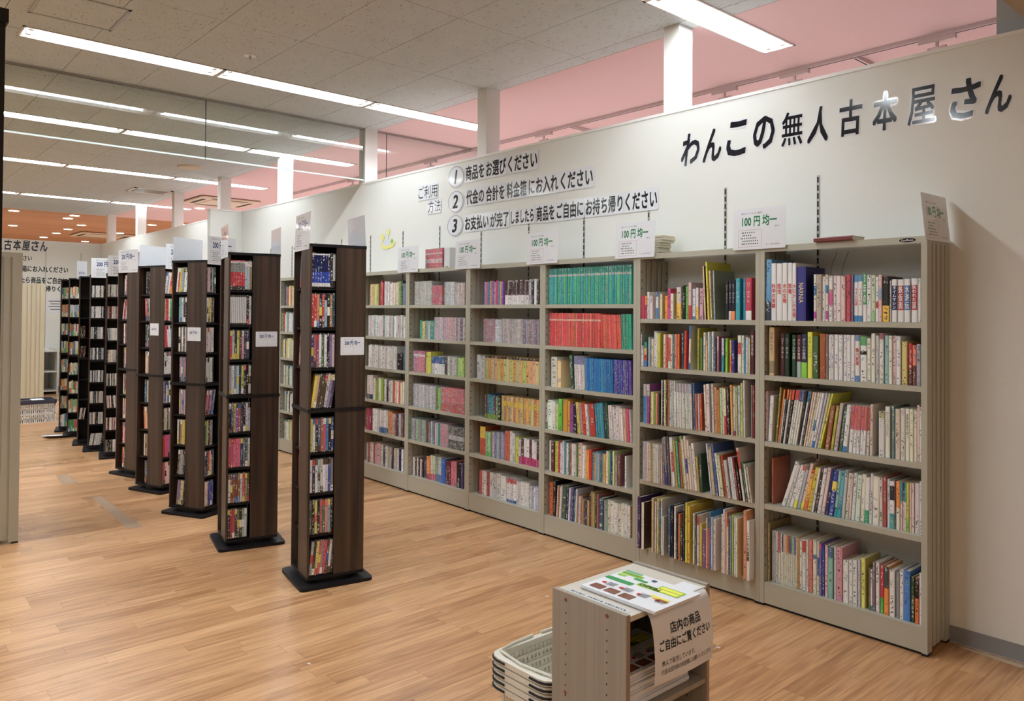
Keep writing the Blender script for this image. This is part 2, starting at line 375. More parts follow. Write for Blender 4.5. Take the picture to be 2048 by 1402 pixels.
def cname(h):
    r, g, b = [int(c, 16) for c in h[:3]]; mx, mn = max(r, g, b), min(r, g, b)
    if mx - mn <= 2: return 'black' if mx < 4 else 'dark grey' if mx < 8 else 'grey' if mx < 13 else 'white'
    if mx < 5: return 'dark ' + ('green' if g == mx else 'blue' if b == mx else 'brown')
    if r >= g >= b: return 'white' if mn >= 12 else 'cream' if mn >= 10 else 'yellow' if g > 10 and b < 8 else 'tan' if b > 6 and g > 8 else 'orange' if g >= 5 and r > 12 else 'red' if r - g > 7 else 'brown'
    if r >= b > g: return 'pink' if r > 10 else 'maroon'
    if g >= r and g > b: return 'pale green' if mn > 8 else 'green'
    if b >= g > r: return 'pale blue' if mn > 8 else 'navy' if b < 8 else 'teal' if g > 9 and b - g < 3 else 'blue'
    if g > b > r: return 'teal'
    return 'purple'

BOOKS = '''
#6 0 0.004
-21240 293 317 1 6ad d345:.0:.3
-20838 266 295 0 eee c8:科学の実験
-20545 295 293 0 eee c8:昆虫
-20222 260 295 0 eee c8:水の生物
-19949 235 294 0 eee c8:恐竜
-19679 232 292 0 eee c8:大むかしの生物
-19482 498 271 0 338 cg:NARNIA
-18572 137 231 0 eed dc4a:.05:.2,d37a:.55:.75
-18410 263 230 0 ba9 
-18125 156 219 0 ddd 
-17957 138 227 0 edc dc4a:.04:.22,d38b:.6:.78
-17802 191 220 0 eee dd59:.35:.7
-17562 156 221 0 edd 
-17389 196 220 0 edd 
-17173 202 219 0 ecc 
-16950 220 224 0 c45 
-16690 99 221 0 879 
-16559 197 220 0 eee d38c:0:.13,d59c:.85:1,c8:ライト兄弟
-16354 196 219 0 eee d38c:0:.13,d59c:.87:1,c8:ベートーベン
-16139 175 228 0 eee d4a6:.35:1,cw:3年の
-15952 192 220 0 eee 
-15745 183 218 0 cdb d9c8:0:.2
-15542 129 211 0 eee dc33:.3:.45
-15402 154 219 0 ecc d9bd:.5:.7
-15240 298 210 0 222 dfc1:0:.36
-14905 74 190 0 ccc 
-14816 224 196 0 eee d236:.28:.85,cw:タイムマシン
-14567 265 195 0 eee db23:.28:.85,cw:鉄仮面
-14256 240 196 0 eee d27b:.28:.85,cw:水滸伝
-13970 254 198 0 eee db23:.28:.85,cw:失われた世界
-13662 115 196 0 eee 
#6 1 0.012
-21028 291 255 0 db8 d986:.05:.3,ck:日本のなぜ?
-20389 229 218 0 412 cw:ハリー・ポッターと
-20137 250 219 0 132 cw:ハリー・ポッターと
-19761 233 213 0 142 cw:グリムの昔話
-19506 231 214 0 613 dabb:0:.37,cw:グリムの昔話
-19253 298 219 0 235 d8d2:0:.35,cw:グリムの昔話
-18920 247 230 0 ee2 ck:たのしい川べ
-18643 291 210 0 463 
-18276 283 223 0 a52 
-17984 138 222 0 876 
-17826 116 220 0 eee i72a
-17701 124 221 0 eee i72a
-17544 193 220 0 eee i72a
-17318 183 220 0 eee i72a
-17106 161 220 0 eee i72a
-16937 172 220 0 eee i72a
-16725 171 220 0 eee i72a
-16534 213 221 0 eee d58c:0:.13,d79c:.87:1,c8:徳川家康
-16290 292 215 0 eee d5a6:.8:1,d111:.6:.68
-15967 154 207 0 eed 
-15797 184 230 0 eed 
-15568 144 221 0 ccc 
-15405 188 232 0 eee da67:.88:1
-15168 157 222 0 9cc 
-14982 163 222 0 eed 
-14790 139 223 0 ecc 
-14643 182 221 0 eee i24a
-14414 234 199 0 dc7 
-14119 160 189 0 b33 d633:0:.4
-13952 163 182 0 f86 d743:0:.5
-13764 175 188 0 aab 
#6 2 0.012
-21194 76 258 0 ecc 
-21071 202 237 3 eee 
-20658 107 283 5 983 
-20538 92 275 7 e83 
-20436 74 226 7 ddd 
-20349 96 278 8 222 df83:.82:1
-20234 114 278 8 ddd dd63:.82:1
-20084 113 278 8 222 df63:.82:1
-19957 108 280 9 eee dd33:.82:1
-19835 103 279 9 eed dd33:.82:1
-19714 103 279 9 eee d349:.8:1
-19593 107 278 9 eed d349:.8:1
-19468 106 278 9 222 
-19344 97 280 10 eee d29c:.8:1
-19229 88 278 10 334 
-19124 96 277 10 eca 
-19010 87 276 10 eee 
-18906 87 278 11 eda 
-18802 104 278 11 eee d27c:.3:.5
-18681 120 278 11 eee d27c:0:.12
-18539 86 279 12 dde 
-18432 94 278 12 eed 
-18322 93 280 13 ee2 
-18009 209 218 8 a64 
-17751 124 217 8 cc4 
-17593 173 233 8 cbb 
-17327 163 218 7 465 
-17144 202 229 6 eee d38c:0:.12
-16854 172 226 4 eee dd66:.5:1
-16654 150 226 3 eee dd66:.5:1
-16484 138 227 3 eee dd66:.5:1
-16327 137 228 3 eee dd66:.5:1
-16171 117 228 3 eee dd66:.5:1
-16035 116 229 3 eee dd66:.5:1
-15857 130 240 1 dcb 
-15442 263 212 0 ddd dbb8:.85:1
-15153 208 236 0 eed ck:ねしょんべんものがたり
-14864 140 238 0 688 
-14688 208 230 0 dcb 
-14455 191 236 0 ddc 
-14238 164 236 0 eed ck:遠野物語の旅へ
-14056 153 236 0 eec 
-13889 116 234 0 eed 
-13762 112 255 0 ecc 
-13636 80 248 0 eed 
#6 3 0.03
-20949 94 236 0 b53 
-20405 206 246 18 eee 
-20162 155 230 16 ddd 
-19989 176 230 16 eee 
-19768 179 231 14 eee dee2:0:.2,dc43:.88:1
-19567 142 210 13 bcd 
-19398 163 244 13 ecb dee2:0:.18
-19213 184 213 11 e62 dfb2:.25:.9
-19011 183 227 11 dc3 
-18798 108 225 10 eee 
-18677 150 227 10 433 
-18501 171 229 9 eee 
-18297 161 236 9 ecc 
-18111 176 223 8 236 
-17918 233 229 7 24a dfd3:.55:.75
-17668 149 228 6 9cb d2aa:0:.2
-17495 188 231 6 5bc d2ab:0:.3
-17274 146 238 5 ccc 
-17112 149 224 5 ddc 
-16942 104 222 4 ecc 
-16818 155 228 4 dee 
-16635 209 221 4 ded 
-16386 176 228 3 eed 
-16190 194 217 2 eee d1a7:0:.28
-15965 142 238 2 ddd 
-15796 278 228 1 eed 
-15480 155 225 0 dcc 
-15310 150 232 0 b54 
-15127 108 225 0 dde 
-15008 211 218 0 eee d2aa:0:.32,d333:.6:.9
-14786 55 223 0 623 
-14720 157 222 0 eed df93:.45:1
-14541 84 220 0 ecc d3ab:.6:1
-14447 83 221 0 ecc d158:.6:1
-14353 68 221 0 eed d2a8:.6:1
-14270 111 222 0 dd5 d8c3:0:.3
-14148 96 223 0 ecb 
-14037 99 224 0 edd 
-13917 190 227 0 edd 
-13698 77 238 0 eee 
#6 4 0.03
-21269 104 299 0 dc9 
-20939 103 265 0 bbb 
-20827 112 266 0 bbb 
-20705 102 264 0 ddd 
-20571 102 263 0 eed dd66:.6:1
-20451 69 259 0 eed deee:.6:1
-20373 69 258 0 eed d236:.65:1
-20290 69 258 0 eed dfcc:.65:1
-20213 64 258 0 eed deca:.65:1
-20135 64 257 0 eed df95:.65:1
-20062 59 257 0 eed dd55:.65:1
-19994 63 256 0 eed d346:.65:1
-19918 68 256 0 eed d368:.65:1
-19836 63 257 0 eed dcd8:.65:1
-19760 63 257 0 eed d8cc:.65:1
-19688 63 257 0 eed d44a:.65:1
-19617 62 258 0 eed dddd:.65:1
-19546 120 258 0 c95 
-19408 132 257 0 eed 
-19258 175 256 0 eee dc33:.75:.98
-19065 122 259 0 ddd 
-18922 173 261 0 e87 
-18727 180 266 0 eed d37a:.65:.72
-18512 107 262 0 eed d36b:.35:.7
-18393 115 255 0 76a dd58:.9:1
-18261 131 252 0 34a 
-18110 138 251 0 fcc 
-17946 233 249 0 8cb d469:.8:1
-17655 128 256 0 dcc 
-17503 274 259 0 d9a 
-17205 258 204 0 eee 
-16907 168 211 0 eee 
-16707 186 215 0 eee 
-16486 122 218 0 ccd 
-16332 183 234 0 ee6 
-15975 65 196 0 876 
-15898 96 190 0 eee d2aa:0:.12
-15783 118 230 0 867 
-15642 163 233 0 eee 
-15456 162 222 0 c35 d4b3:0:.33
-15257 198 223 0 f92 d455:.55:1
-15022 232 212 0 eee 
-14735 146 208 0 999 
-14571 167 225 0 eee 
-14386 269 225 0 48d 
-14085 146 206 0 353 
-13911 162 205 0 f72 d321:.55:1
-13732 108 230 0 eee 
#5 0 0.004
-29385 254 137 0 c35 
-29108 133 137 0 f94 dc36:0:.6
-28947 155 160 0 eee 
-28765 227 136 0 edd 
-28291 192 160 0 eee d58c:0:.4,d36a:.8:1
-27979 155 146 0 eeb 
-27670 210 135 0 f92 
-27443 204 177 0 d48 
-27221 198 148 0 eed 
-26835 314 185 0 fc1 dddc:.5:1
-26466 88 186 0 555 
-26361 159 192 0 222 
-26185 191 188 0 7b5 
-25985 186 209 0 ecc dd33:0:.38
-25717 192 172 0 eef d48c:0:.1
-25500 171 178 0 eee dfc3:0:.4
-25228 229 175 0 dab 
-24927 112 298 -3 ec9 
-24700 107 321 -3 ee3 
-24510 87 272 -3 fdb 
-24314 94 271 -2 9cc 
-23561 171 211 0 223 cw:ハリー・ポッターと
-23379 181 216 0 223 dedc:0:.22,cw:ハリー・ポッターと
-23183 210 215 0 223 df84:0:.22,cw:ハリー・ポッターと
-22955 263 223 0 2ab cw:ハリー・ポッターと
-22508 139 222 0 29b cw:ハリー・ポッターと
-22358 351 224 0 c35 deee:0:.22,cw:ハリー・ポッターと
#5 1 0
-29770 94 194 0 dcc 
-29382 194 124 0 eee 
-29105 206 145 0 48c dd42:.25:.5,dfb2:.5:.75,d4a7:.75:1
-28830 100 177 0 cdd 
-28721 131 173 0 688 
-28572 162 168 0 edc 
-28396 166 212 0 eee 
-28217 94 202 0 eed 
-28114 182 202 0 dd3 
-27734 162 196 0 edc ic43
-27554 153 196 0 d65 
-27384 182 197 0 eed dd65:.2:.9
-27177 138 196 0 edc 
-27026 116 196 0 388 
-26889 158 197 0 e87 
-26714 152 200 0 f73 
-26423 159 206 0 156 
-26251 142 219 1 e43 
-25951 132 252 1 eee d38c:0:.15,d38c:.7:1
-25337 113 236 0 bb2 
-25148 100 182 0 7a6 
-24967 128 213 0 eed 
-24808 111 171 0 ec9 
-24681 103 217 0 eee 
-24566 114 194 0 7aa 
-24436 125 219 0 eee 
-24264 105 183 0 457 
-24109 124 192 0 b78 ddab:.6:1
-23811 153 184 0 39b ddce:.5:1
-23544 140 185 0 9d2 
-23298 120 176 0 e74 ddb6:.5:1
-23155 164 175 0 338 
-22805 214 202 0 eed dd55:.5:.8
-22554 132 202 0 eed 
-22408 109 182 0 39b 
-22288 127 194 0 dde 
-22143 87 189 0 eeb 
-22038 226 228 0 512 cw:育児の百科
#5 2 -0.005
-29150 206 230 0 39c dcba:.7:1
-28930 68 231 0 aab 
-28848 209 232 0 949 dccc:.7:1
-28590 113 189 0 dd8 
-28463 121 188 0 eea 
-28329 130 188 0 9a4 
-28186 67 184 0 fcb 
-28110 107 184 0 c53 
-27995 44 184 0 353 
-27818 84 263 0 eee 
-27721 110 264 0 214 
-27599 122 265 0 ee9 
-27459 78 266 0 543 
-27368 117 266 0 c73 
-27217 103 266 0 dde 
-27092 159 265 0 bcb 
-26907 102 266 0 eee 
-26792 85 253 -1 eee da8a:.8:1
-26699 80 253 -1 eee dcca:.8:1
-26610 80 253 -1 eee daac:.8:1
-26521 80 252 -1 eee dccc:.8:1
-26433 76 252 -1 eed daac:.8:1
-26349 75 252 -1 eee ddc8:.8:1
-26265 75 252 -2 eee dccc:.8:1
-26182 75 252 -2 ded dc9c:.8:1
-26099 75 252 -2 eee dccc:.8:1
-26016 74 252 -2 eed dcbb:.8:1
-25933 74 252 -2 ded daac:.8:1
-25851 74 252 -2 eee dccd:.8:1
-25768 74 252 -2 eee dccc:.8:1
-25686 74 252 -2 eed d8ad:.8:1
-25531 114 262 -2 36a 
-25405 142 203 -2 c64 
-25239 105 204 -2 dcc 
-25127 136 204 -2 c52 
-24799 135 258 -3 edc 
-24641 189 263 -2 edd 
-24319 132 267 -2 ddd 
-24171 163 250 -2 d96 
-23997 162 235 -2 c83 
-23804 138 248 -2 bda 
-23651 95 251 -2 eec 
-23549 144 246 -2 d44 deec:.4:1
-23390 154 251 -2 223 
-23149 120 269 -2 fb5 
-23018 138 262 -1 ddc d847:0:.1
-22862 115 263 -1 cb8 
-22696 140 270 -1 bdd 
-22538 113 285 -1 dd7 
-22385 102 308 -1 eee 
-21969 79 277 0 988 
-21869 114 276 0 823 
#5 3 -0.01
-29076 69 230 0 ddd 
-28993 69 231 0 ddd 
-28911 91 230 0 dcc 
-28806 100 230 0 edd 
-28693 95 229 0 ecb 
-28584 86 227 0 ec9 
-28490 40 227 0 253 
-28436 72 227 0 ddb 
-28355 81 227 0 dcb 
-28261 111 224 -1 ddc 
-28137 98 224 -1 ddd 
-28026 88 225 -2 eed 
-27924 84 224 -2 dcc 
-27827 83 224 -2 b99 
-27730 96 225 -2 ddd 
-27595 113 269 -3 976 
-27425 152 276 -4 99a d24a:0:.4
-27209 150 279 -4 655 
-27015 94 279 -4 ddd 
-26904 153 281 -5 eee dc34:.3:.7
-26717 135 265 -5 cb5 
-26531 134 264 -5 3a8 
-26359 125 260 -5 c54 
-26200 121 294 -6 9b6 
-26067 128 279 -6 edc 
-25923 148 299 -6 edc d249:.3:.58
-25758 147 281 -6 edc 
-25594 130 249 -6 dcb 
-25440 178 265 -6 eee 
-25230 129 193 -5 ca5 
-25069 176 211 -4 354 
-24385 98 277 -7 dde 
-24260 182 260 -7 cb9 
-24054 146 276 -7 46a 
-23862 126 231 -8 eee 
-23720 152 221 -8 eeb 
-23458 117 227 -8 b42 
-23322 188 201 -8 ccc 
-23030 82 221 -8 eee 
-22941 85 222 -8 dde 
-22845 85 222 -8 eee 
-22742 132 224 -9 822 
-22558 106 199 -9 222 
-22390 138 279 -9 edd dd43:.6:.95
-22187 115 205 -9 363 
-22058 100 200 -9 eee 
-21929 100 189 -9 dcb 
#5 4 -0.05
-29159 213 300 0 426 
-28895 191 273 0 eed 
-28127 138 311 0 dc9 
-27882 107 296 0 edd 
-27716 112 315 0 ed8 
-27585 125 294 0 464 d47a:.6:1
-27445 91 318 0 eee 
-27330 115 220 0 ddd 
-26901 132 292 0 468 
-26755 155 297 0 113 
-26526 130 293 0 eee 
-26382 120 264 0 322 
-26243 124 257 0 e84 
-26100 183 197 0 333 
-25880 82 317 0 245 
-25757 136 329 0 ed2 
-25608 144 315 0 ec1 
-25248 107 279 0 eee 
-25128 98 276 0 465 
-25004 146 276 0 edd dc33:.8:1
-24841 158 235 0 dc4 
-24622 200 206 0 858 
-24409 74 272 0 edb 
-24322 138 220 0 d55 
-24163 77 311 0 38c 
-24073 103 282 0 cde 
-23940 144 274 0 edd 
-23451 92 311 0 eed 
-23330 116 339 0 edd 
-23201 91 327 0 ea8 
-23097 91 298 0 eee dc33:.85:1
-22998 94 313 0 333 
-22892 82 317 0 8ab 
-22798 86 320 0 bc4 
-22696 106 314 0 dde 
-22570 113 307 0 eec 
-22104 183 363 0 e96 
-21901 240 309 0 eee ck:こども大図鑑'''
RUNS = '''
4 0 -37392 7209 62 241 0.01 0 3a8,3ab,2b9,39b,5b6,4ba,2aa,4b7 B:booklet dcbb:.77:.82,d287:.84:1
4 1 -37324 4643 36 220 0.01 0 d44,e55,e64,d55,f77 B:booklet decb:.77:.82
4 1 -32609 1642 15 212 0.01 -3 e65,e54,f76,e63 B:booklet 
4 1 -30925 760 7 216 0.01 -2 3a9,4b8,3a8 B:booklet 
4 2 -37092 551 1 209 0.01 0 ddc . 
4 2 -36500 342 1 189 0.01 0 ed8 . 
4 2 -35268 291 1 236 0.01 -5 354 . 
4 2 -34880 885 9 218 0.01 -3 eee,edd B:booklet d88b:.75:1
4 2 -33948 2352 22 208 0.01 -2 28c,29d,38c B:booklet 
4 2 -31553 1406 13 210 0.01 -2 54a,65a,66b B:booklet 
4 3 -37830 414 1 177 0.01 0 eee . d494:0:.2
4 3 -37392 444 1 198 0.01 0 ded . 
4 3 -36925 231 1 192 0.01 0 eee,dc9 . 
4 3 -36671 252 1 188 0.01 0 dc9 . 
4 3 -36395 341 1 216 0.01 0 6b3 . 
4 3 -35975 393 1 225 0.01 0 c82 . 
4 3 -35560 200 1 214 0.01 0 ca3 . 
4 3 -35305 603 2 201 0.01 0 a4a,223 . 
4 3 -34615 259 1 210 0.01 -6 ed5 . 
4 3 -34324 712 3 209 0.01 -6 c9a,c43,eee . 
4 3 -33444 416 1 218 0.01 -6 c32 . 
4 3 -32987 694 5 225 0.01 -5 39b,4ab . 
4 3 -32212 271 2 224 0.01 -5 245,264 . 
4 3 -31891 1127 8 212 0.01 -4 edd,eee . 
4 3 -30697 192 1 212 0.01 -4 ec7 . 
4 3 -30467 341 3 211 0.01 -4 d6a,c48,eed . 
4 4 -37272 175 1 217 0.01 0 eee . 
4 4 -37061 313 1 216 0.01 0 722 . 
4 4 -36714 253 1 216 0.01 0 cd2 . 
4 4 -36427 375 2 216 0.01 0 c33,edd . 
4 4 -36029 337 2 221 0.01 0 dde,58a . 
4 4 -35670 1013 6 217 0.01 0 eee,8a6,a67,edd . 
4 4 -34592 323 1 235 0.01 0 ecb . 
4 4 -34236 330 2 224 0.01 0 eee,edc . 
4 4 -33864 484 2 198 0.01 0 f93,d42 . 
4 4 -33317 1126 7 190 0.01 0 7aa,db5,8cd,bbb,469 . 
4 4 -32171 677 5 214 0.01 0 eeb,9c5,37b,234 . 
4 4 -31426 167 1 201 0.01 0 cba . 
4 4 -31201 194 1 208 0.01 0 865 . 
4 4 -30649 124 1 201 0.01 0 eee . 
4 5 -37310 315 1 233 0.02 0 d62 . 
4 5 -36937 243 1 244 0.02 0 222 . 
4 5 -36672 480 4 218 0.02 3 edd,b64,eee . 
4 5 -36169 338 1 219 0.02 4 364 . 
4 5 -35764 961 6 225 0.02 3 245,dde,879,348 . 
4 5 -34748 432 3 187 0.02 2 a74,dcc . 
4 5 -34316 638 4 170 0.02 0 d95,357,433 . 
4 5 -33658 790 5 228 0.02 0 453,a65,cb5 . 
4 5 -32827 367 1 199 0.02 0 467 . 
4 5 -32419 302 1 201 0.02 0 9a9 . 
4 5 -32077 1773 7 200 0.02 0 ddc,eed,eee . 
4 5 -30285 142 1 207 0.02 0 843 . 
3 0 -44432 2200 10 180 0.02 0 b9c,c57,58b,eb5,86a . 
3 0 -42019 2477 14 176 0.02 0 eee,edd . d422:.4:1
3 0 -39487 1032 4 179 0.02 0 ccc,112,eee,333 . 
3 1 -44398 1237 6 172 0.02 0 a67,b78 W:1 
3 1 -43112 770 3 169 0.02 0 ddd,dde W:2 
3 1 -42295 2260 11 174 0.02 0 cbb,caa,ccb W:3 
3 1 -39990 1563 8 173 0.02 0 556,a9b,a57 W:4 
3 2 -45188 925 2 179 0.02 0 bbb,ccc . 
3 2 -44188 5787 17 178 0.02 0 cb6,d94,cb8,da7 C:comic d432:.9:1
3 3 -44244 1501 6 183 0.02 0 645,587,37b,49a . d8a3:0:.2
3 3 -42715 298 1 189 0.02 0 322 . 
3 3 -42363 3948 15 183 0.02 0 cb7,c86,da3,c97 C:comic ddb3:.6:.8
3 4 -44780 627 1 213 0.02 0 c63 . dec2:.6:1
3 4 -44125 672 4 187 0.02 0 beb,9c9 . d6c6:0:.2
3 4 -43369 495 2 192 0.02 0 dbb,7ad . 
3 4 -42846 864 4 198 0.02 0 abc,98a . 
3 4 -41928 477 1 214 0.02 0 e74 . 
3 4 -41412 561 2 220 0.02 0 ddd . 
3 4 -40799 335 1 184 0.02 0 cc4 . 
3 4 -40439 2053 8 184 0.02 0 edd,534,eee . dc37:0:.3
3 5 -45060 1098 4 183 0.04 0 c55,ddd,eee . 
3 5 -43906 1270 3 186 0.04 0 eee,ddd . 
3 5 -42582 565 1 186 0.04 0 eee . 
3 5 -41937 1025 5 179 0.04 0 eee . dc34:.8:1,d26a:0:.12
3 5 -40861 1371 6 174 0.04 0 eee,ddd . 
3 5 -39440 812 4 165 0.04 0 eee,cce . 
2 0 -53377 2409 9 194 0.01 0 ccb,ddc W:5 
2 0 -50864 1310 5 155 0.01 0 d35 W:6 
2 0 -49226 1287 5 180 0.01 0 cdd,ddd W:7 
2 0 -47857 1204 5 170 0.01 0 dbb,ddc W:8 
2 1 -52632 2002 5 154 0.01 0 4a8,db6,8a9,ccc . 
2 1 -50557 1186 5 178 0.01 0 dbc,ddd W:9 
2 1 -49300 1604 8 178 0.01 0 dab,ebb W:10 
2 1 -47627 1011 5 177 0.01 0 b68,ddd,556 W:11 
2 2 -53475 1650 7 174 0.01 0 d68,d57 W:12 deee:.75:.85
2 2 -51750 748 2 176 0.01 0 dc4 . 
2 2 -50957 1769 4 147 0.01 0 ddd . d369:.6:1
2 2 -49146 311 1 151 0.01 0 544 . 
2 2 -48765 1176 4 149 0.01 0 ddc,ccc W:13 
2 2 -47534 916 3 150 0.01 0 ad7,bd8 . 
2 3 -53448 3117 12 188 0.01 0 ccc,ddd W:14 
2 3 -50067 400 1 190 0.01 0 9c5 . 
2 3 -49606 3062 19 189 0.01 0 e77,e66 W:15 dd33:0:.4
2 4 -53654 2023 10 178 0.01 0 5bb,c98,76b,8c5 W:16 
2 4 -51248 285 1 183 0.01 0 988 . 
2 4 -50931 1152 6 185 0.01 0 bcd,2a9,957,ddd . 
2 4 -49702 1119 8 178 0.01 0 d9a,d89 W:17 
2 4 -48539 1976 10 173 0.01 0 222,223 W:18 dccc:.4:.6
2 5 -53912 1577 6 155 0.04 0 edd,433 . 
2 5 -52254 324 1 155 0.04 0 446 . 
2 5 -51882 433 1 198 0.04 0 e94 . dc67:0:.25
2 5 -51401 664 2 200 0.04 0 edc,cdb . dd57:0:.25
2 5 -50674 791 2 200 0.04 0 aba,bcc . d68b:0:.3
2 5 -49837 518 1 200 0.04 0 37c . 
2 5 -49273 601 3 195 0.04 0 624 . 
2 5 -48612 723 2 200 0.04 0 d78 . 
2 5 -47845 465 1 198 0.04 0 122 . 
2 5 -47323 302 1 197 0.04 0 458 . 
1 0 -60515 1450 4 198 0.01 0 dd8,cb7 . 
1 0 -58746 476 2 215 0.01 0 b34 . 
1 0 -58147 832 4 211 0.01 0 edd,eee . 
1 0 -57230 1400 5 202 0.01 0 edd,dda . 
1 0 -55797 560 2 215 0.01 0 8c3,354 . 
1 0 -55204 423 1 192 0.01 0 678 . 
1 1 -60720 5987 20 193 0.01 0 ddd,dcc,edd,9ba,eee . 
1 2 -60667 4600 17 204 0.01 0 eee,ddd,dcc,eed . 
1 2 -55984 939 2 147 0.01 0 111 . 
1 2 -54995 227 1 215 0.01 0 569 . 
1 3 -60860 979 3 219 0.01 0 edd,eee . d336:0:.2
1 3 -59823 1746 4 202 0.01 0 eed,9b3 . 
1 3 -58021 1374 4 199 0.01 0 eee,222,ddd . 
1 3 -56575 1730 6 197 0.01 0 d65,eda,eee . 
1 4 -61004 1001 3 192 0.01 0 a25,c35 . 
1 4 -59925 1149 3 211 0.01 0 eee . 
1 4 -58719 1395 4 207 0.01 0 eee,ddd . d26a:0:.25
1 4 -57251 599 2 207 0.01 0 d85 . 
1 4 -56598 1662 5 198 0.01 0 dcc,845,334 . 
1 5 -61348 1646 6 183 0.04 0 edd,b64,dcc . 
1 5 -59645 725 1 193 0.04 0 dab . 
1 5 -58863 3490 11 190 0.04 0 ddc,336,eee,cba . '''

# ================================================================ STRUCTURE
def struct(name, mb, m, parent=None, **k):
    o = mb.build(name, m, parent, **k)
    if parent is None: o['kind'] = 'structure'
    return o
ROWS = [-2.69, -5.82, -8.40, -10.90, -14.06]
YSEG = [(-2.1, -.81), (-.8, .49), (.893, 2.183), (2.19, 3.48), (3.49, 4.80)]  # leading spans are unseen fixtures, added as front fill
# floor: dark bed, then planks running along Y
fb = MB(); fb.box(-27, 3, -4, 9.3, -.12, -.0085); floor = fb.build('floor', M['soffit'], origin=(0, 0, 0)); floor['kind'] = 'structure'
def plank_mb(mb, x, y0, y1, rnd):
    i = len(mb.v); mb.box(x + .0004, x + .0996, y0 + .0004, y1 - .0004, -.008, 0); return mb
def set_rnd(o, vals):
    a = o.data.attributes.new('rnd', 'FLOAT', 'FACE'); a.data.foreach_set('value', vals)
PL = []
for i in range(-164, 26):
    x = i * .1; off = random.choice([0, .15, .3, .45, .6]) + random.random() * .08
    y = -3.9 + off - .75
    while y < 3.9:
        a, b = max(y, -3.9), min(y + .75, 3.9)
        if b - a > .02: PL.append((x, a, b))
        y += .75
def inview(x, a, b):
    return x < -.9 and b > .75 and a < 3.6 and x > -9
near = sorted([p for p in PL if inview(*p)], key=lambda p: math.hypot(p[0] + 1.9, (p[1] + p[2]) / 2 - 1.9))[:300]
ns = set(near); variants = []
for k in range(14):
    mb = MB(); mb.box(-.0496, .0496, -.3746, .3746, -.008, 0); me_o = mb.build('floor_plank', M['floor'], floor, local=True)
    set_rnd(me_o, [k / 14 + .03] * 6); variants.append(me_o)
used = [False] * 14
for (x, a, b) in near:
    k = random.randrange(14)
    if abs((b - a) - .75) < .001:
        o = variants[k] if not used[k] else variants[k].copy()
        if used[k]: COL.objects.link(o)
        used[k] = True; o.parent = floor; o.location = (x + .05, (a + b) / 2, 0)
    else:
        mb = MB(); plank_mb(mb, x, a, b, 0); o = mb.build('floor_plank', M['floor'], floor, local=True); set_rnd(o, [k / 14 + .03] * 6)
for k in range(14):
    if not used[k]: bpy.data.objects.remove(variants[k])
mb = MB(); vals = []
for p_ in PL:
    if p_ in ns: continue
    plank_mb(mb, *p_, 0); vals += [random.random()] * 6
o = mb.build('floor_planks', M['floor'], floor, local=True); set_rnd(o, vals); o['kind'] = 'stuff'
mb = MB(); mb.box(-27, 3, 3.9, 9.3, -.008, 0); mb.box(-27, -16.4, -4, 3.9, -.008, 0); struct('floor_beyond', mb, M['column'])
# walls
mb = MB(); mb.box(XF, 2.6, YW, YW + .10, 0, WT); struct('wall_back', mb, M['wall'])
mb = MB(); mb.box(XF, 2.6, YW - .004, YW + .104, WT, WT + .018); struct('trim_1', mb, M['wall_top'])
mb = MB(); mb.box(XF - .1, XF, -4, YW + .10, 0, WT); struct('wall_far', mb, M['wall'])
mb = MB(); mb.box(XF - .104, XF + .004, -4, YW + .1, WT, WT + .018); struct('trim_2', mb, M['wall_top'])
mb = MB(); mb.box(-9.70, -9.60, 3.513, YW, 0, WT + .0); struct('wall_fin', mb, M['wall'])
mb = MB(); mb.box(-9.71, -9.59, 3.505, YW, WT, WT + .018); struct('trim_3', mb, M['wall_top'])
mb = MB(); mb.box(XF, 2.6, -4.1, -4, 0, CZ); struct('wall_front', mb, M['wall'])
mb = MB(); mb.box(2.6, 2.7, -4.1, 9.3, 0, CZ); struct('wall_right', mb, M['wall'])
mb = MB(); mb.box(-27, 2.6, 9.3, 9.4, 0, CZ); struct('wall_neighbour', mb, mat('pink painted wall', (.72, .46, .46), .7))
mb = MB(); mb.box(-27.1, -27, -4.1, 9.4, 0, CZ + .1); struct('wall_cafe', mb, mat('warm plaster', (.6, .45, .3), .7))
mb = MB(); mb.box(-27, XF, -4.1, -4, 0, CZ + .1); struct('wall_cafe_side', mb, M['wall'])
mb = MB(); mb.box(XE, 2.6, YW - .006, YW, 0, .073); mb.box(XF, XE - .0, YW - .004, YW - .0001, 0, .073); struct('baseboard_back', mb, M['base'])
mb = MB(); mb.box(XF, XF + .006, -4, 3.5, 0, .073); struct('baseboard_far', mb, M['base'])
mb = MB(); mb.box(-1.163, -.2, YW + .105, YW + .75, 0, CZ); struct('column_big', mb, M['pillar'])
mb = MB(); mb.box(-1.012, 2.6, -4, YW - .001, 2.8, CZ + .05); struct('ceiling_soffit', mb, M['soffit'])
k = 0
for k in range(8):
    x0 = -2.982 - 1.865 * k; mb = MB(); mb.box(x0, x0 + .115, YW + .002, YW + .142, 0 if k else 0, CZ); struct('column_post', mb, M['column'])
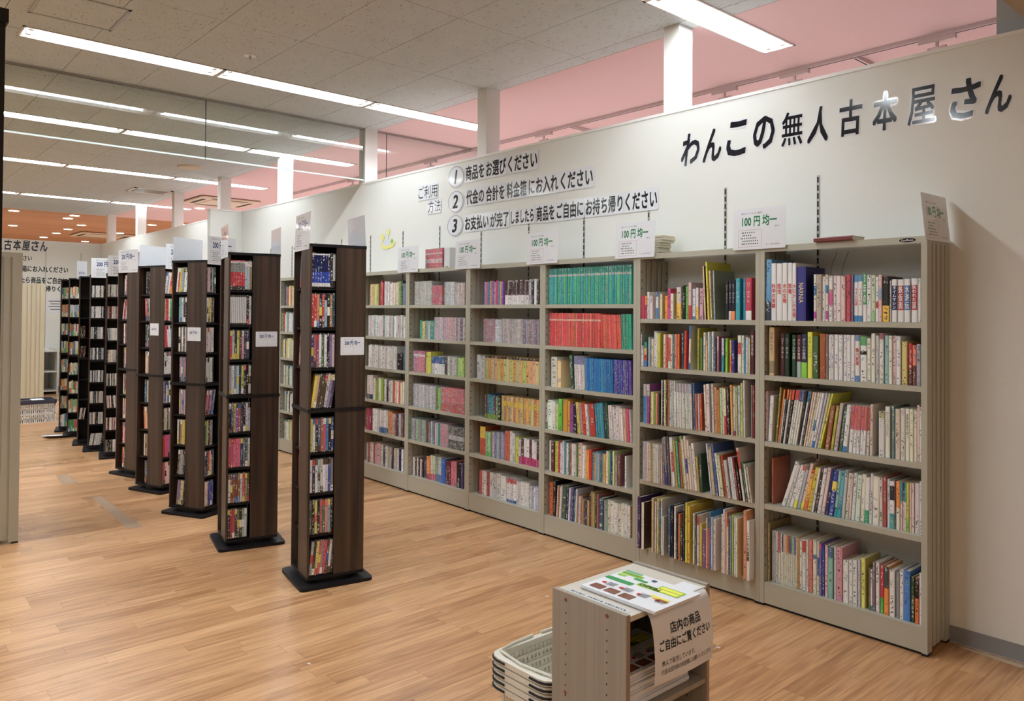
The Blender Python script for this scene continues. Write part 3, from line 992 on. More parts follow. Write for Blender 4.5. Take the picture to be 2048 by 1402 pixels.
# ceiling: slab above, single boards below it with the lamp strips left open
cs = MB(); cs.box(-16.25, 2.6, -4.1, 9.4, CZ + .12, CZ + .2); ceiling = cs.build('ceiling', M['dark'], origin=(0, 0, 0)); ceiling['kind'] = 'structure'
def cut(x0, x1, y0, y1):
    """rectangle minus the lamp openings"""
    out = [(x0, x1, y0, y1)]
    for xc in ROWS:
        for a, b in YSEG:
            hx0, hx1, hy0, hy1 = xc - .11, xc + .11, a, b; nx = []
            for (p, q, r_, s_) in out:
                if p >= hx1 or q <= hx0 or r_ >= hy1 or s_ <= hy0: nx.append((p, q, r_, s_)); continue
                if p < hx0: nx.append((p, hx0, r_, s_))
                if q > hx1: nx.append((hx1, q, r_, s_))
                p2, q2 = max(p, hx0), min(q, hx1)
                if r_ < hy0: nx.append((p2, q2, r_, hy0))
                if s_ > hy1: nx.append((p2, q2, hy1, s_))
            out = nx
    return [t for t in out if t[1] - t[0] > .002 and t[3] - t[2] > .002]
HATCH = (-5.43, -4.97, .87, 1.335)
shared = {}
yl = [3.91 + .14] + [3.91 - .525 * i for i in range(0, 16)]
xl = [2.45 - 1.03 * i for i in range(0, 19)] + [-16.25]
for i in range(len(xl) - 1):
    for j in range(len(yl) - 1):
        x1, x0, y1, y0 = xl[i], xl[i + 1], yl[j], yl[j + 1]
        if x0 > -1.012: continue
        g = .002; rs = cut(x0 + g, x1 - g, y0 + g, y1 - g); key = None
        if len(rs) == 1 and rs[0] == (x0 + g, x1 - g, y0 + g, y1 - g): key = (round(x1 - x0, 3), round(y1 - y0, 3))
        if key in shared:
            o = shared[key].copy(); COL.objects.link(o); o.location = ((x0 + x1) / 2, (y0 + y1) / 2, CZ); continue
        mb = MB()
        for r_ in rs: mb.box(*r_, CZ, CZ + .012)
        if not rs: continue
        mb.v = [(a - (x0 + x1) / 2, b - (y0 + y1) / 2, c - CZ) for a, b, c in mb.v]
        o = mb.build('ceiling_panel', M['tile'], ceiling, local=True); o.location = ((x0 + x1) / 2, (y0 + y1) / 2, CZ)
        if key: shared[key] = o
mb = MB()
for r_ in cut(-16.25, 2.6, 4.052, 9.4): mb.box(*r_, CZ, CZ + .03)
struct('ceiling_pink', mb, M['pink'])
mb = MB()
for i in range(48):
    mb.box(-27 + i * .2243 + .0, -27 + (i + 1) * .2243 - .004, -4, 9.4, CZ + .002, CZ + .03)
mb.box(-27, -16.25, -4, 9.4, CZ + .02, CZ + .1); struct('ceiling_cafe', mb, M['cafe'])
mb = MB(); mb.box(-.93, 2.6, 1.50, 1.53, .0003, .006); struct('trim_4', mb, M['alu']) if 0 else None
mb = MB(); mb.prism([(-1.30, 3.88), (-1.02, 3.885), (-1.02, 3.84), (-1.25, 3.862)], .0002, .0006); tag(mb.build('glue_mark', M['disc']), 'pale worn glue mark on the floor along the wall beside the end bookcase', 'floor mark')
# ---------------------------------------------------------------- hanging glass smoke screen
GX = -6.62
g = empty('smoke_screen', (GX, 1.5, 2.80), 'hanging wired glass smoke screen across the ceiling beyond the nearest lamps', 'glass screen')
ys = [-4, -1.2, .57, 2.372, 4.17, 5.9, 7.6, 9.3]
for a, b in zip(ys, ys[1:]):
    mb = MB(); mb.face([(GX, a + .003, 2.805), (GX, b - .003, 2.805), (GX, b - .003, 3.30), (GX, a + .003, 3.30)]); mb.build('glass_pane', M['glass'], g)
    mb = MB(); mb.box(GX - .004, GX + .004, a + .003, b - .003, 2.793, 2.806); mb.build('bottom_edge', M['glass_edge'], g)
    mb = MB(); mb.box(GX - .002, GX + .002, b - .003, b + .003, 2.80, 3.30); mb.build('joint', M['dark'], g)
mb = MB(); mb.box(GX - .009, GX + .009, -4, 9.3, 3.300, 3.3095); mb.build('head_channel', M['dark'], g)
mb = MB(); mb.box(GX - .013, GX - .0095, -4, 9.3, 3.294, 3.3095); mb.box(GX + .0095, GX + .013, -4, 9.3, 3.294, 3.3095); mb.build('channel_cover', M['alu'], g)
# ---------------------------------------------------------------- ceiling lights
def lamp(xc, a, b):
    L0 = empty('ceiling_light', (xc, (a + b) / 2, CZ), '', 'ceiling light', 'twin tube ceiling lights'); w2 = .108
    mb = MB(); z0, z1 = CZ - .004, CZ + .055
    for s in (-1, 1):
        mb.face([(xc + s * w2, a + .004, z0), (xc + s * w2, b - .004, z0), (xc + s * .075, b - .05, z1), (xc + s * .075, a + .05, z1)][::s])
    mb.face([(xc - .075, a + .05, z1), (xc + .075, a + .05, z1), (xc + .075, b - .05, z1), (xc - .075, b - .05, z1)])
    mb.face([(xc - w2, a + .004, z0), (xc + w2, a + .004, z0), (xc + .075, a + .05, z1), (xc - .075, a + .05, z1)][::-1])
    mb.face([(xc - w2, b - .004, z0), (xc + w2, b - .004, z0), (xc + .075, b - .05, z1), (xc - .075, b - .05, z1)])
    mb.build('reflector', M['reflector'], L0)
    mb = MB(); e = .012
    mb.box(xc - .116, xc - .104, a - .002, b + .002, CZ - .006, CZ - .0005); mb.box(xc + .104, xc + .116, a - .002, b + .002, CZ - .006, CZ - .0005)
    mb.box(xc - .116, xc + .116, a - .002, a + e, CZ - .006, CZ - .0005); mb.box(xc - .116, xc + .116, b - e, b + .002, CZ - .006, CZ - .0005)
    mb.build('trim_frame', M['lamp_frame'], L0)
    for s in (-1, 1):
        mb = MB(); mb.tube([(xc + s * .05, a + .075, CZ + .022), (xc + s * .05, b - .075, CZ + .022)], .0155, 8); mb.build('tube', M['tubes'], L0, smooth=True)
        for y in (a + .055, b - .055):
            mb = MB(); mb.box(xc + s * .05 - .014, xc + s * .05 + .014, y - .014, y + .014, CZ, CZ + .05); mb.build('socket', M['white_plastic'], L0)
    li = bpy.data.lights.new('lamp', 'AREA'); li.shape = 'RECTANGLE'; li.size = .13; li.size_y = b - a - .22; li.energy = LAMP_W * (1.7 if b < .8 else 1); li.color = (.87, .985, 1.06)  # spans out of view run stronger, as added fill
    lo = bpy.data.objects.new('lamp', li); COL.objects.link(lo); lo.parent = L0; lo.location = (0, 0, .048)
    return L0
pos_w = {2: 'nearest the aisle end', 3: 'in the middle of its row', 4: 'ending over the partition wall'}
rn_ = ['row by the big pillar', 'row before the glass screen', 'row just behind the glass screen', 'third row beyond the pillar posts', 'last row before the timber ceiling']
for i, xc in enumerate(ROWS):
    for j, (a, b) in enumerate(YSEG):
        l = lamp(xc, a, b)
        l['label'] = ('lit ceiling light %s, %s' % (pos_w[j], rn_[i])) if j > 1 else 'added fill ceiling light out of view, %s, %s unit' % (rn_[i], 'outer' if j == 0 else 'inner')
def area(name, loc, sx, sy, e, col, rot=(0, 0, 0)):
    li = bpy.data.lights.new(name, 'AREA'); li.shape = 'RECTANGLE'; li.size = sx; li.size_y = sy; li.energy = e; li.color = col
    o = bpy.data.objects.new(name, li); COL.objects.link(o); o.location = loc; o.rotation_euler = rot
for x in (-3, -7, -11, -15): area('neighbour_fill', (x, 7.8, 3.25), 2.6, .5, NEIGHBOUR_W, (1, .93, .90))  # area lights added out of view so bounce brightens the pink ceiling
area('entrance_fill', (1.0, 1.2, 2.79), 1.6, 1.6, 19, (1, .80, .62)); area('entrance_fill', (.9, -2.0, 2.79), 1.6, 1.6, 18, (1, .84, .70))  # unseen warm fill added to lift the right-hand wall
for x, y in ((-19, 1), (-19, 6), (-23, 3.5)): area('cafe_lamp', (x, y, 3.2), 1, 1, CAFE_W, (1, .84, .68))
# ---------------------------------------------------------------- track rails and spots over the next shop
rail = empty('track_rail', (-5, 5.27, 3.3), 'pale lighting track with black slot on the pink ceiling', 'lighting track')
mb = MB(); mb.box(-11, -1.2, 5.25, 5.285, 3.285, 3.3095); mb.build('rail_body', M['pink_steel'], rail)
mb = MB(); mb.box(-11, -1.2, 5.262, 5.273, 3.2835, 3.286); mb.build('slot', M['black'], rail)
for i, x in enumerate((-2.40, -5.13)):
    r2 = empty('track_rail_stub', (x, 5.8, 3.3), 'short lighting track running away from the long track, %s' % ('near the big pillar' if i == 0 else 'near the second post'), 'lighting track')
    mb = MB(); mb.box(x - .018, x + .018, 5.30, 6.6, 3.285, 3.3095); mb.build('rail_body', M['pink_steel'], r2)
    mb = MB(); mb.box(x - .005, x + .005, 5.30, 6.6, 3.2835, 3.286); mb.build('slot', M['black'], r2)
s0 = None
for i, x in enumerate((-1.86, -2.83, -3.42, -5.48, -7.4, -9.2)):
    if s0 is None:
        s0 = empty('track_spot', (x, 5.268, 3.284), '', 'spotlight', 'spotlights on the lighting track')
        mb = MB(); mb.box(-.11, .11, -.018, .018, -.03, 0); mb.box(-.008, .008, -.008, .008, -.06, -.03); mb.build('adapter', M['pink_steel'], s0, local=True)
        mb = MB(); mb.box(-.055, -.047, -.012, .012, -.17, -.06); mb.box(.047, .055, -.012, .012, -.17, -.06); mb.box(-.055, .055, -.012, .012, -.068, -.06); mb.build('yoke', M['pink_steel'], s0, local=True)
        mb = MB(); mb.cyl(0, 0, -.23, -.11, .043, 14); mb.build('barrel', M['white_plastic'], s0, local=True, smooth=False)
        sp = s0
    else: sp = copy_tree(s0)
    sp.location = (x, 5.268, 3.284); sp['label'] = 'white track spotlight on the pink ceiling, %s from the big pillar' % ORD[i + 1]
# ---------------------------------------------------------------- ceiling fittings
h = empty('access_hatch', (-5.2, 1.1, CZ), 'square aluminium framed access hatch beside the nearest long lamp row', 'ceiling hatch')
x0, x1, y0, y1 = HATCH; mb = MB()
for r_ in ((x0, x1, y0, y0 + .018), (x0, x1, y1 - .018, y1), (x0, x0 + .018, y0, y1), (x1 - .018, x1, y0, y1)): mb.box(*r_, CZ - .005, CZ - .0002)
mb.build('frame', M['alu'], h); mb = MB(); mb.box(x0 + .02, x1 - .02, y0 + .02, y1 - .02, CZ - .003, CZ - .0002); mb.build('cover_board', M['tile'], h)
v = empty('ceiling_vent', (-12.33, 3.6, CZ), 'square grey slatted air vent in the ceiling', 'vent'); mb = MB()
for r_ in ((-12.55, -12.1, 3.32, 3.36), (-12.55, -12.1, 3.83, 3.87), (-12.55, -12.51, 3.32, 3.87), (-12.14, -12.1, 3.32, 3.87)): mb.box(*r_, CZ - .012, CZ - .0002)
mb.build('frame', M['white_plastic'], v)
for i in range(12):
    mb = MB(); mb.box(-12.505 + i * .03, -12.488 + i * .03, 3.365, 3.825, CZ - .012, CZ - .003); mb.build('slat', M['alu'], v)
mb = MB(); mb.cyl(-9.885, 3.354, CZ - .02, CZ - .0002, .135, 28, r2=.15); tag(mb.build('speaker_plate', M['disc']), 'round cream cover plate on the ceiling behind the glass screen', 'ceiling plate')
for i, (x, y, d) in enumerate(((-5.283, 2.195, 'before the glass screen'), (-11.35, 2.02, 'beyond the glass screen'), (-14.7, 2.0, 'near the timber ceiling'))):
    s = empty('sprinkler', (x, y, CZ), 'small brass ceiling sprinkler head %s' % d, 'sprinkler', None)
    mb = MB(); mb.cyl(x, y, CZ - .006, CZ - .0002, .042, 16); mb.build('rosette', M['white_plastic'], s)
    mb = MB(); mb.cyl(x, y, CZ - .022, CZ - .006, .008, 8); mb.cyl(x, y, CZ - .025, CZ - .022, .013, 10); mb.build('nozzle', M['alu'], s)
def cassette(x, y, sz, label):
    a = empty('air_cassette', (x, y, CZ), label, 'air conditioner'); h_ = sz / 2
    mb = MB(); mb.rbox(x - h_, x + h_, y - h_, y + h_, CZ - .035, CZ - .0002, .03); mb.build('panel', M['ac'], a)
    mb = MB(); mb.box(x - h_ * .55, x + h_ * .55, y - h_ * .55, y + h_ * .55, CZ - .045, CZ - .0355); mb.build('intake_grille', M['ac'], a)
    for dx, dy in ((1, 0), (-1, 0), (0, 1), (0, -1)):
        mb = MB(); cx, cy = x + dx * h_ * .78, y + dy * h_ * .78; ex, ey = (h_ * .06, h_ * .6) if dx else (h_ * .6, h_ * .06)
        mb.box(cx - ex, cx + ex, cy - ey, cy + ey, CZ - .038, CZ - .0352); mb.build('outlet_slot', M['black'], a)
cassette(-12.65, 4.8, .98, 'square four way air conditioner in the pink ceiling')
cassette(-20.4, 4.9, 1.2, 'large square air conditioner in the orange timber ceiling')
for i, (x, y) in enumerate([(-16.57, 2.493), (-16.58, 3.488), (-17.18, 3.495), (-19.53, 2.926), (-18.36, 3.994), (-19.52, 3.975), (-20.72, 3.981), (-22.14, 3.973), (-17.21, 5.073), (-13.77, 4.849), (-19.6, 5.069), (-22.68, 5.022), (-16.7, 5.514)]):
    d = empty('downlight', (x, y, CZ), '', 'downlight', 'round downlights in the far ceiling')
    d['label'] = 'small glowing round downlight, %s, %s' % ('in the pink ceiling' if x > -16 else 'in the orange timber ceiling', '%s by distance' % ORD[i + 1] if x < -16 else 'by the air conditioner')
    mb = MB(); mb.cyl(x, y, CZ - .006, CZ, .10, 20); mb.build('ring', M['white_plastic'], d)
    mb = MB(); mb.cyl(x, y, CZ - .009, CZ - .0062, .082, 20); mb.build('lens', M['cafe_lamp'], d)

# ================================================================ BOOKCASES
UN = {6: 'rightmost bookcase'}
for _i, _n in enumerate(('second', 'third', 'fourth', 'fifth', 'sixth', 'seventh', 'eighth')): UN[5 - _i] = _n + ' bookcase from right'
def bookcase(name, X0, X1, Y0, Y1, H, shelves, m, label, group, flip=False):
    c = empty(name, ((X0 + X1) / 2, (Y0 + Y1) / 2, 0), label, 'bookcase', group); pw = .0125 if False else .0255
    for s, xa in ((0, X0 + .0006), (1, X1 - .0006 - pw)):
        mb = MB(); xb = xa + pw
        D_ = Y1 - Y0 - .004; cuts_ = [0, .20, .245, .365, .43, .57, .635, .755, .80, 1.0]
        for q_ in range(0, 9, 2): mb.box(xa, xb, Y0 + D_ * cuts_[q_], Y0 + D_ * cuts_[q_ + 1], .012 if q_ in (0, 8) else .03, H - .031)
        for q_ in range(1, 8, 2): mb.box(xa + .0085, xa + .017, Y0 + D_ * cuts_[q_], Y0 + D_ * cuts_[q_ + 1], .03, H - .031)
        mb.build('side_panel', m, c)
        mb = MB(); mb.box(xa, xb, Y0 + .001, Y0 + .05, 0, .012); mb.box(xa, xb, Y1 - .04, Y1 - .004, 0, .012); mb.build('foot', M['black'], c)
        mb = MB(); xx = xb + .0003 if s == 0 else xa - .0003; z = .2
        while z < H - .1:
            mb.mesh_part([(xx, Y0 + .012, z), (xx, Y0 + .018, z), (xx, Y0 + .018, z + .012), (xx, Y0 + .012, z + .012)], [(0, 1, 2, 3)])
            mb.mesh_part([(xx, Y1 - .022, z), (xx, Y1 - .015, z), (xx, Y1 - .015, z + .012), (xx, Y1 - .022, z + .012)], [(0, 1, 2, 3)]); z += .05
        mb.build('peg_holes', M['hole'], c)
    mb = MB(); mb.box(X0 + .0006, X1 - .0006, Y0, Y1 - .004, H - .008, H); mb.box(X0 + .0006, X1 - .0006, Y0, Y0 + .014, H - .031, H - .008)
    mb.box(X0 + .0006, X0 + .004, Y0 + .014, Y1 - .004, H - .031, H - .008); mb.box(X1 - .004, X1 - .0006, Y0 + .014, Y1 - .004, H - .031, H - .008)
    mb.build('top', m, c)
    xa, xb = X0 + pw + .001, X1 - pw - .001
    mb = MB(); mb.box(xa, xb, Y0 + .003, Y0 + .012, .014, shelves[-1] - .004); mb.build('plinth', m, c)
    mb = MB(); mb.box(xa, xb, Y0 + .015, Y0 + .03, .0, .012); mb.build('floor_rail', M['black'], c)
    for z in shelves:
        mb = MB(); mb.box(xa, xb, Y0 + .002, Y1 - .006, z - .004, z)
        if z != shelves[-1]:
            mb.box(xa, xb, Y0 + .002, Y0 + .01, z - .025, z - .004); mb.box(xa, xb, Y1 - .014, Y1 - .006, z - .025, z - .004)
        mb.build('shelf', m, c)
    return c
for u in range(6, -2, -1):
    X1 = XE - UW * (6 - u)
    bookcase('bookcase', X1 - UW, X1, DF, YW - .002, HB, SHZ[u], M['steel'], 'beige steel open-backed %s, %d shelves of books' % (UN[u], len(SHZ[u])), 'steel bookcases along the wall')
bookcase('steel_cabinet', -6.70, -5.83, .655, .936, 1.87, [1.5, 1.2, .9, .5, .12], M['steel'], 'beige steel bookcase end with ribbed side beside the black post', None)
bookcase('steel_cabinet', -15.3, -14.40, 2.30, 2.625, 1.92, [1.5, 1.2, .9, .5, .12], M['steel_light'], 'cream steel bookcase end before the far lettered wall', None)
mb = MB(); mb.mesh_part([(0, 0, 0)], []) if 0 else None
# oval maker's plate on the end bookcase
mp = empty('name_plate', (-1.41, DF - .001, 1.846), 'small black oval maker plate on the top rail of the end bookcase', 'plate')
pts = [(-1.41 + .036 * math.cos(R(t)), 1.8465 + .009 * math.sin(R(t))) for t in range(0, 360, 20)]
mb = MB(); mb.mesh_part([(x, DF - .0015, z) for x, z in pts], [tuple(range(18))]); mb.build('oval', M['ink'], mp)
mb = MB(); text_into(mb, frame((-1.41, DF - .002, 1.8465), (1, 0, 0), (0, 0, 1)), 'CoolRoom', -.026, .026, -.0045, .0045, .02); mb.build('lettering', M['white'], mp)
# slotted rails on the wall
for k in range(13):
    x = -1.966 - .5635 * k
    s = empty('slotted_rail', (x, YW - .002, .08), 'slotted steel upright rail on the white wall, %s from the right-hand end' % ORD[k + 1], 'wall rail', 'slotted uprights on the wall')
    mb = MB(); mb.box(x - .008, x + .008, YW - .0025, YW - .0002, .08, 2.246); mb.build('strip', M['alu'], s)
    mb = MB(); z = .1
    while z < 2.23: rect_into(mb, frame((x, YW - .0027, z), (1, 0, 0), (0, 0, 1)), -.006, .004, 0, .030, 0); z += .043
    mb.build('slots', M['hole'], s)
for i, (x, y) in enumerate(((-1.86, 3.86), (-1.80, 3.86))):
    mb = MB(); mb.tube([(x, YW - .01, 1.83), (x + .002, 3.84, 1.76), (x + .01, 3.80, 1.68)], .0022, 5); mb.tube([(x + .01, 3.80, 1.68), (x + .02, 3.78, 1.66)], .0022, 5)
    tag(mb.build('support_wire', M['alu']), 'thin bent metal wire under the top of the end bookcase, %s' % ('longer' if i == 0 else 'shorter'), 'wire')

# ================================================================ BOOKS
def bands_of(ex):
    out = []
    for e in ex:
        if e[:1] == 'd':
            c, a, b = e[1:].split(':'); out.append((float(a), float(b), c))
    return out
def segs(base, bands):
    cuts = sorted({0., 1.} | {a for a, b, c in bands} | {b for a, b, c in bands}); r = []
    for a, b in zip(cuts, cuts[1:]):
        c = base; m = (a + b) / 2
        for p, q, cc in bands:
            if p <= m <= q: c = cc
        r.append((a, b, c))
    return r
_seed = [1]
def add_book(mb, pg, x, y, z, th, h, dp, lean, base, bands=(), ink=None, inka=1., case=False, cover=None):
    """one book, spine towards -y; mb takes the cover, pg the page block (may be the same builder)"""
    s, c = math.sin(R(lean)), math.cos(R(lean)); th = th * c; lift = max(0, -s * 0) + (th * s if lean > 0 else 0)
    zz = z + .0006 + (lift if lean > 0 else 0)
    def T(a, b, d): return (x + a * c + d * s, y + b, zz + d * c - a * s)
    _seed[0] += 1; sd = (_seed[0] * 7) % 997; B = hexc(base); lum = sum(B) / 3
    ik = hexc(ink) if ink else ((.02, .02, .03) if lum > .22 else (.75, .74, .7)); K0 = (0, 0, 0, 0); K1 = (*ik, inka)
    rd = min(.0024, th * .2) if not case else .0004
    for a, b, cc in segs(base, bands):
        col = hexc(cc); l2 = sum(col) / 3; K = K1 if ink else (*((.02, .02, .03) if l2 > .22 else (.75, .74, .7)), inka)
        for u0, u1, yA, yB in ((0, .18, rd, 0), (.18, .82, 0, 0), (.82, 1, 0, rd)):
            mb.face([T(u0 * th, yA, a * h), T(u1 * th, yB, a * h), T(u1 * th, yB, b * h), T(u0 * th, yA, b * h)], col, K,
                    [(sd + u0 * .999, a * h + sd * .13), (sd + u1 * .999, a * h + sd * .13), (sd + u1 * .999, b * h + sd * .13), (sd + u0 * .999, b * h + sd * .13)])
    cv = hexc(cover) if cover else B
    if case:
        mb.face([T(0, rd, 0), T(0, rd, h), T(0, dp, h), T(0, dp, 0)], cv); mb.face([T(th, rd, 0), T(th, dp, 0), T(th, dp, h), T(th, rd, h)], cv)
        mb.face([T(0, rd, h), T(th * .18, 0, h), T(th * .82, 0, h), T(th, rd, h), T(th, dp, h), T(0, dp, h)], (.02, .02, .02)); mb.face([T(0, dp, 0), T(0, dp, h), T(th, dp, h), T(th, dp, 0)], cv)
        mb.face([T(0, rd, 0), T(0, dp, 0), T(th, dp, 0), T(th, rd, 0)], (.02, .02, .02)); return
    k = min(.0014, th * .16)
    for a0, a1 in ((0, k), (th - k, th)):
        mb.face([T(a0, rd, 0), T(a0, rd, h), T(a0, dp, h), T(a0, dp, 0)], cv); mb.face([T(a1, rd, 0), T(a1, dp, 0), T(a1, dp, h), T(a1, rd, h)], cv)
        mb.face([T(a0, rd, h), T(a1, rd, h), T(a1, dp, h), T(a0, dp, h)], cv); mb.face([T(a0, dp, 0), T(a0, dp, h), T(a1, dp, h), T(a1, dp, 0)], cv)
        mb.face([T(a0, rd, 0), T(a0, dp, 0), T(a1, dp, 0), T(a1, rd, 0)], cv)
    mb.face([T(k, rd, h), T(th * .18, 0, h), T(th * .82, 0, h), T(th - k, rd, h), T(th - k, rd + .003, h), T(k, rd + .003, h)], cv)
    q, P = .003, (.62, .56, .44)
    for f in ([T(k, .003, h - q), T(th - k, .003, h - q), T(th - k, dp - q, h - q), T(k, dp - q, h - q)], [T(k, dp - q, q), T(k, dp - q, h - q), T(th - k, dp - q, h - q), T(th - k, dp - q, q)],
              [T(k, .003, q), T(k, dp - q, q), T(th - k, dp - q, q), T(th - k, .003, q)]):
        pg.face(f, P, K0, m=1 if pg is mb else 0)
REG = []      # individuals waiting for a label
def describe(reg_key, o, th, h, base, bands, what, where, grp):
    big = [(b - a, c) for a, b, c in bands if b - a > .08]
    REG.append(dict(o=o, what=what, col=cname(base), band=cname(max(big)[1]) if big else None, th=th, h=h, where=where, grp=grp))
def flush_labels():
    by = {}
    for r in REG: by.setdefault((r['where'], r['what']), []).append(r)
    for (where, what), L in by.items():
        cnt = {}; tot = {}
        for r in L: tot[r['col']] = tot.get(r['col'], 0) + 1
        for r in L:
            cnt[r['col']] = cnt.get(r['col'], 0) + 1; n = cnt[r['col']]
            size = '' if what != 'book' else 'thick ' if r['th'] > .028 else 'slim ' if r['th'] < .012 else 'tall ' if r['h'] > .26 else 'small ' if r['h'] < .185 else ''
            band = ' with %s band' % r['band'] if r['band'] and r['band'] != r['col'] else ''
            lab = '%s%s %s%s, %s' % (size, r['col'], what, band, ('only %s one' % r['col']) if tot[r['col']] == 1 else '%s %s from left' % (ORD[n], r['col'])) + ', ' + where
            if len(lab.replace('-', ' ').split()) > 16: lab = lab.replace(size, '', 1) if size else lab
            if len(lab.replace('-', ' ').split()) > 16: lab = lab.replace(band, '', 1)
            r['o']['label'] = lab; r['o']['category'] = {'book': 'book', 'booklet': 'booklet', 'comic': 'comic', 'DVD case': 'DVD case', 'CD case': 'CD case'}[what]; r['o']['group'] = r['grp']
    REG.clear()
SN = ['top shelf', 'second shelf', 'third shelf', 'fourth shelf', 'bottom shelf']; SN6 = ['top shelf', 'second shelf', 'third shelf', 'fourth shelf', 'fifth shelf', 'bottom shelf']
rows = {}; cur = None
for ln in BOOKS.strip().split('\n'):
    if ln[0] == '#': a, b, c = ln[1:].split(); cur = (int(a), int(b), float(c)); rows[cur] = []; continue
    f = ln.split(' '); rows[cur].append((int(f[0]) / 1e4, int(f[1]) / 1e4, int(f[2]) / 1e3, float(f[3]), f[4], [e for e in f[5].split(',') if e] if len(f) > 5 else []))
COVERS = {(5, 0, 17): '411', (6, 0, 7): '124', (5, 0, 20): '9a9', (5, 1, 0): '9a9', (5, 4, 1): '532', (5, 4, 21): 'dbb', (6, 3, 0): 'b64', (6, 4, 0): 'a96'}
TM = {'8': 'red', 'w': 'white', 'k': 'inkp', 'g': 'gold'}
for (u, r_, sb), L in rows.items():
    z = SHZ[u][r_]; XR = XE - UW * (6 - u) - .027; zt = (SHZ[u][r_ - 1] - .03) if r_ else HB - .04; prev = None
    for i, (x, th, h, lean, base, ex) in enumerate(L):
        if u == 5 and i == 0 and r_ in (1, 4): dp0 = .0
        if lean == 0 and i + 1 < len(L) and L[i + 1][3] >= 0: th = min(th, max(.003, L[i + 1][0] - x - .0004))
        th = min(th, XR - x) if lean <= 0 else th
        if th < .0025: continue
        th -= .0007; x = max(x, XE - UW * (7 - u) + .0275); h = min(h, zt - z - .006)
        bnd = bands_of(ex); ink = next((hexx[1:] for hexx in ex if hexx[0] == 'i'), None); ttl = next((e[1:] for e in ex if e[0] == 'c'), None)
        kind = 'booklet' if th < .0088 else 'book'; jit = random.uniform(0, .006); y = DF + sb + jit
        dp = min(max(.13, h * .74), .255 - max(0, sb) if sb >= 0 else .26)
        mb, pg = MB(), MB(); add_book(mb, pg, x, y, z, th, h, dp, lean, base, bnd, ink, 0. if ttl else 1., cover=COVERS.get((u, r_, i)))
        o = mb.build(kind, M['cover'], attrs=True); pg.build('pages', M['page'], o)
        if ttl:
            fr = frame((x, y - .0006, z + .001), (math.cos(R(lean)), 0, -math.sin(R(lean))), (math.sin(R(lean)), 0, math.cos(R(lean)))); tm = MB()
            if ttl[1:].startswith(':'): pass
            col, body = ttl.split(':')
            if body == 'NARNIA': text_into(tm, fr, body, th * .25, th * .75, h * .33, h * .70, .01, 0, rot=True)
            elif col == '8' and not bnd: vtext_into(tm, fr, body, th * .12, th * .88, h * (.62 - .082 * len(body)), h * .64, .035, 0)
            elif col == '8': vtext_into(tm, fr, body, th * .14, th * .86, h * .34, h * .72, .03, 0)
            elif bnd and bnd[0][0] > .2 and len(bnd) == 1: vtext_into(tm, fr, body, th * .14, th * .86, h * (bnd[0][0] + .01), h * (bnd[0][1] - .01), .03, 0)
            elif body.startswith('こども'): vtext_into(tm, fr, body, th * .1, th * .9, h * .32, h * .8, .035, 0)
            else: vtext_into(tm, fr, body, th * .2, th * .8, h * .42, h * .9, .01, 0)
            tm.build('title', M[TM[col]], o)
        if (u, r_, i) in ((5, 0, 17), (5, 0, 19)):
            fr = frame((x + th + .0014, y, z), (0, 1, 0), (math.sin(R(lean)), 0, math.cos(R(lean)))); tm = MB()
            if i == 17: text_into(tm, fr, 'マドレーヌといぬ', .01, dp - .02, h - .05, h - .02, .012, .0003); tm.build('title', M['gold'], o)
            else:
                for cx, cz, rx in ((dp * .25, .035, .014), (dp * .62, .10, .035)): tm.mesh_part([tuple(fr @ Vector((cx + rx * math.cos(t), cz + rx * 1.3 * math.sin(t), .0003))) for t in [6.283 * q / 20 for q in range(20)]], [tuple(range(20))])
                tm.build('cover_circle', M['inkp'], o)
        describe(0, o, th, h, base, bnd, kind, '%s of %s' % (SN[r_], UN[u]), '%ss on the %s of the %s' % (kind, SN[r_], UN[u]))
flush_labels()
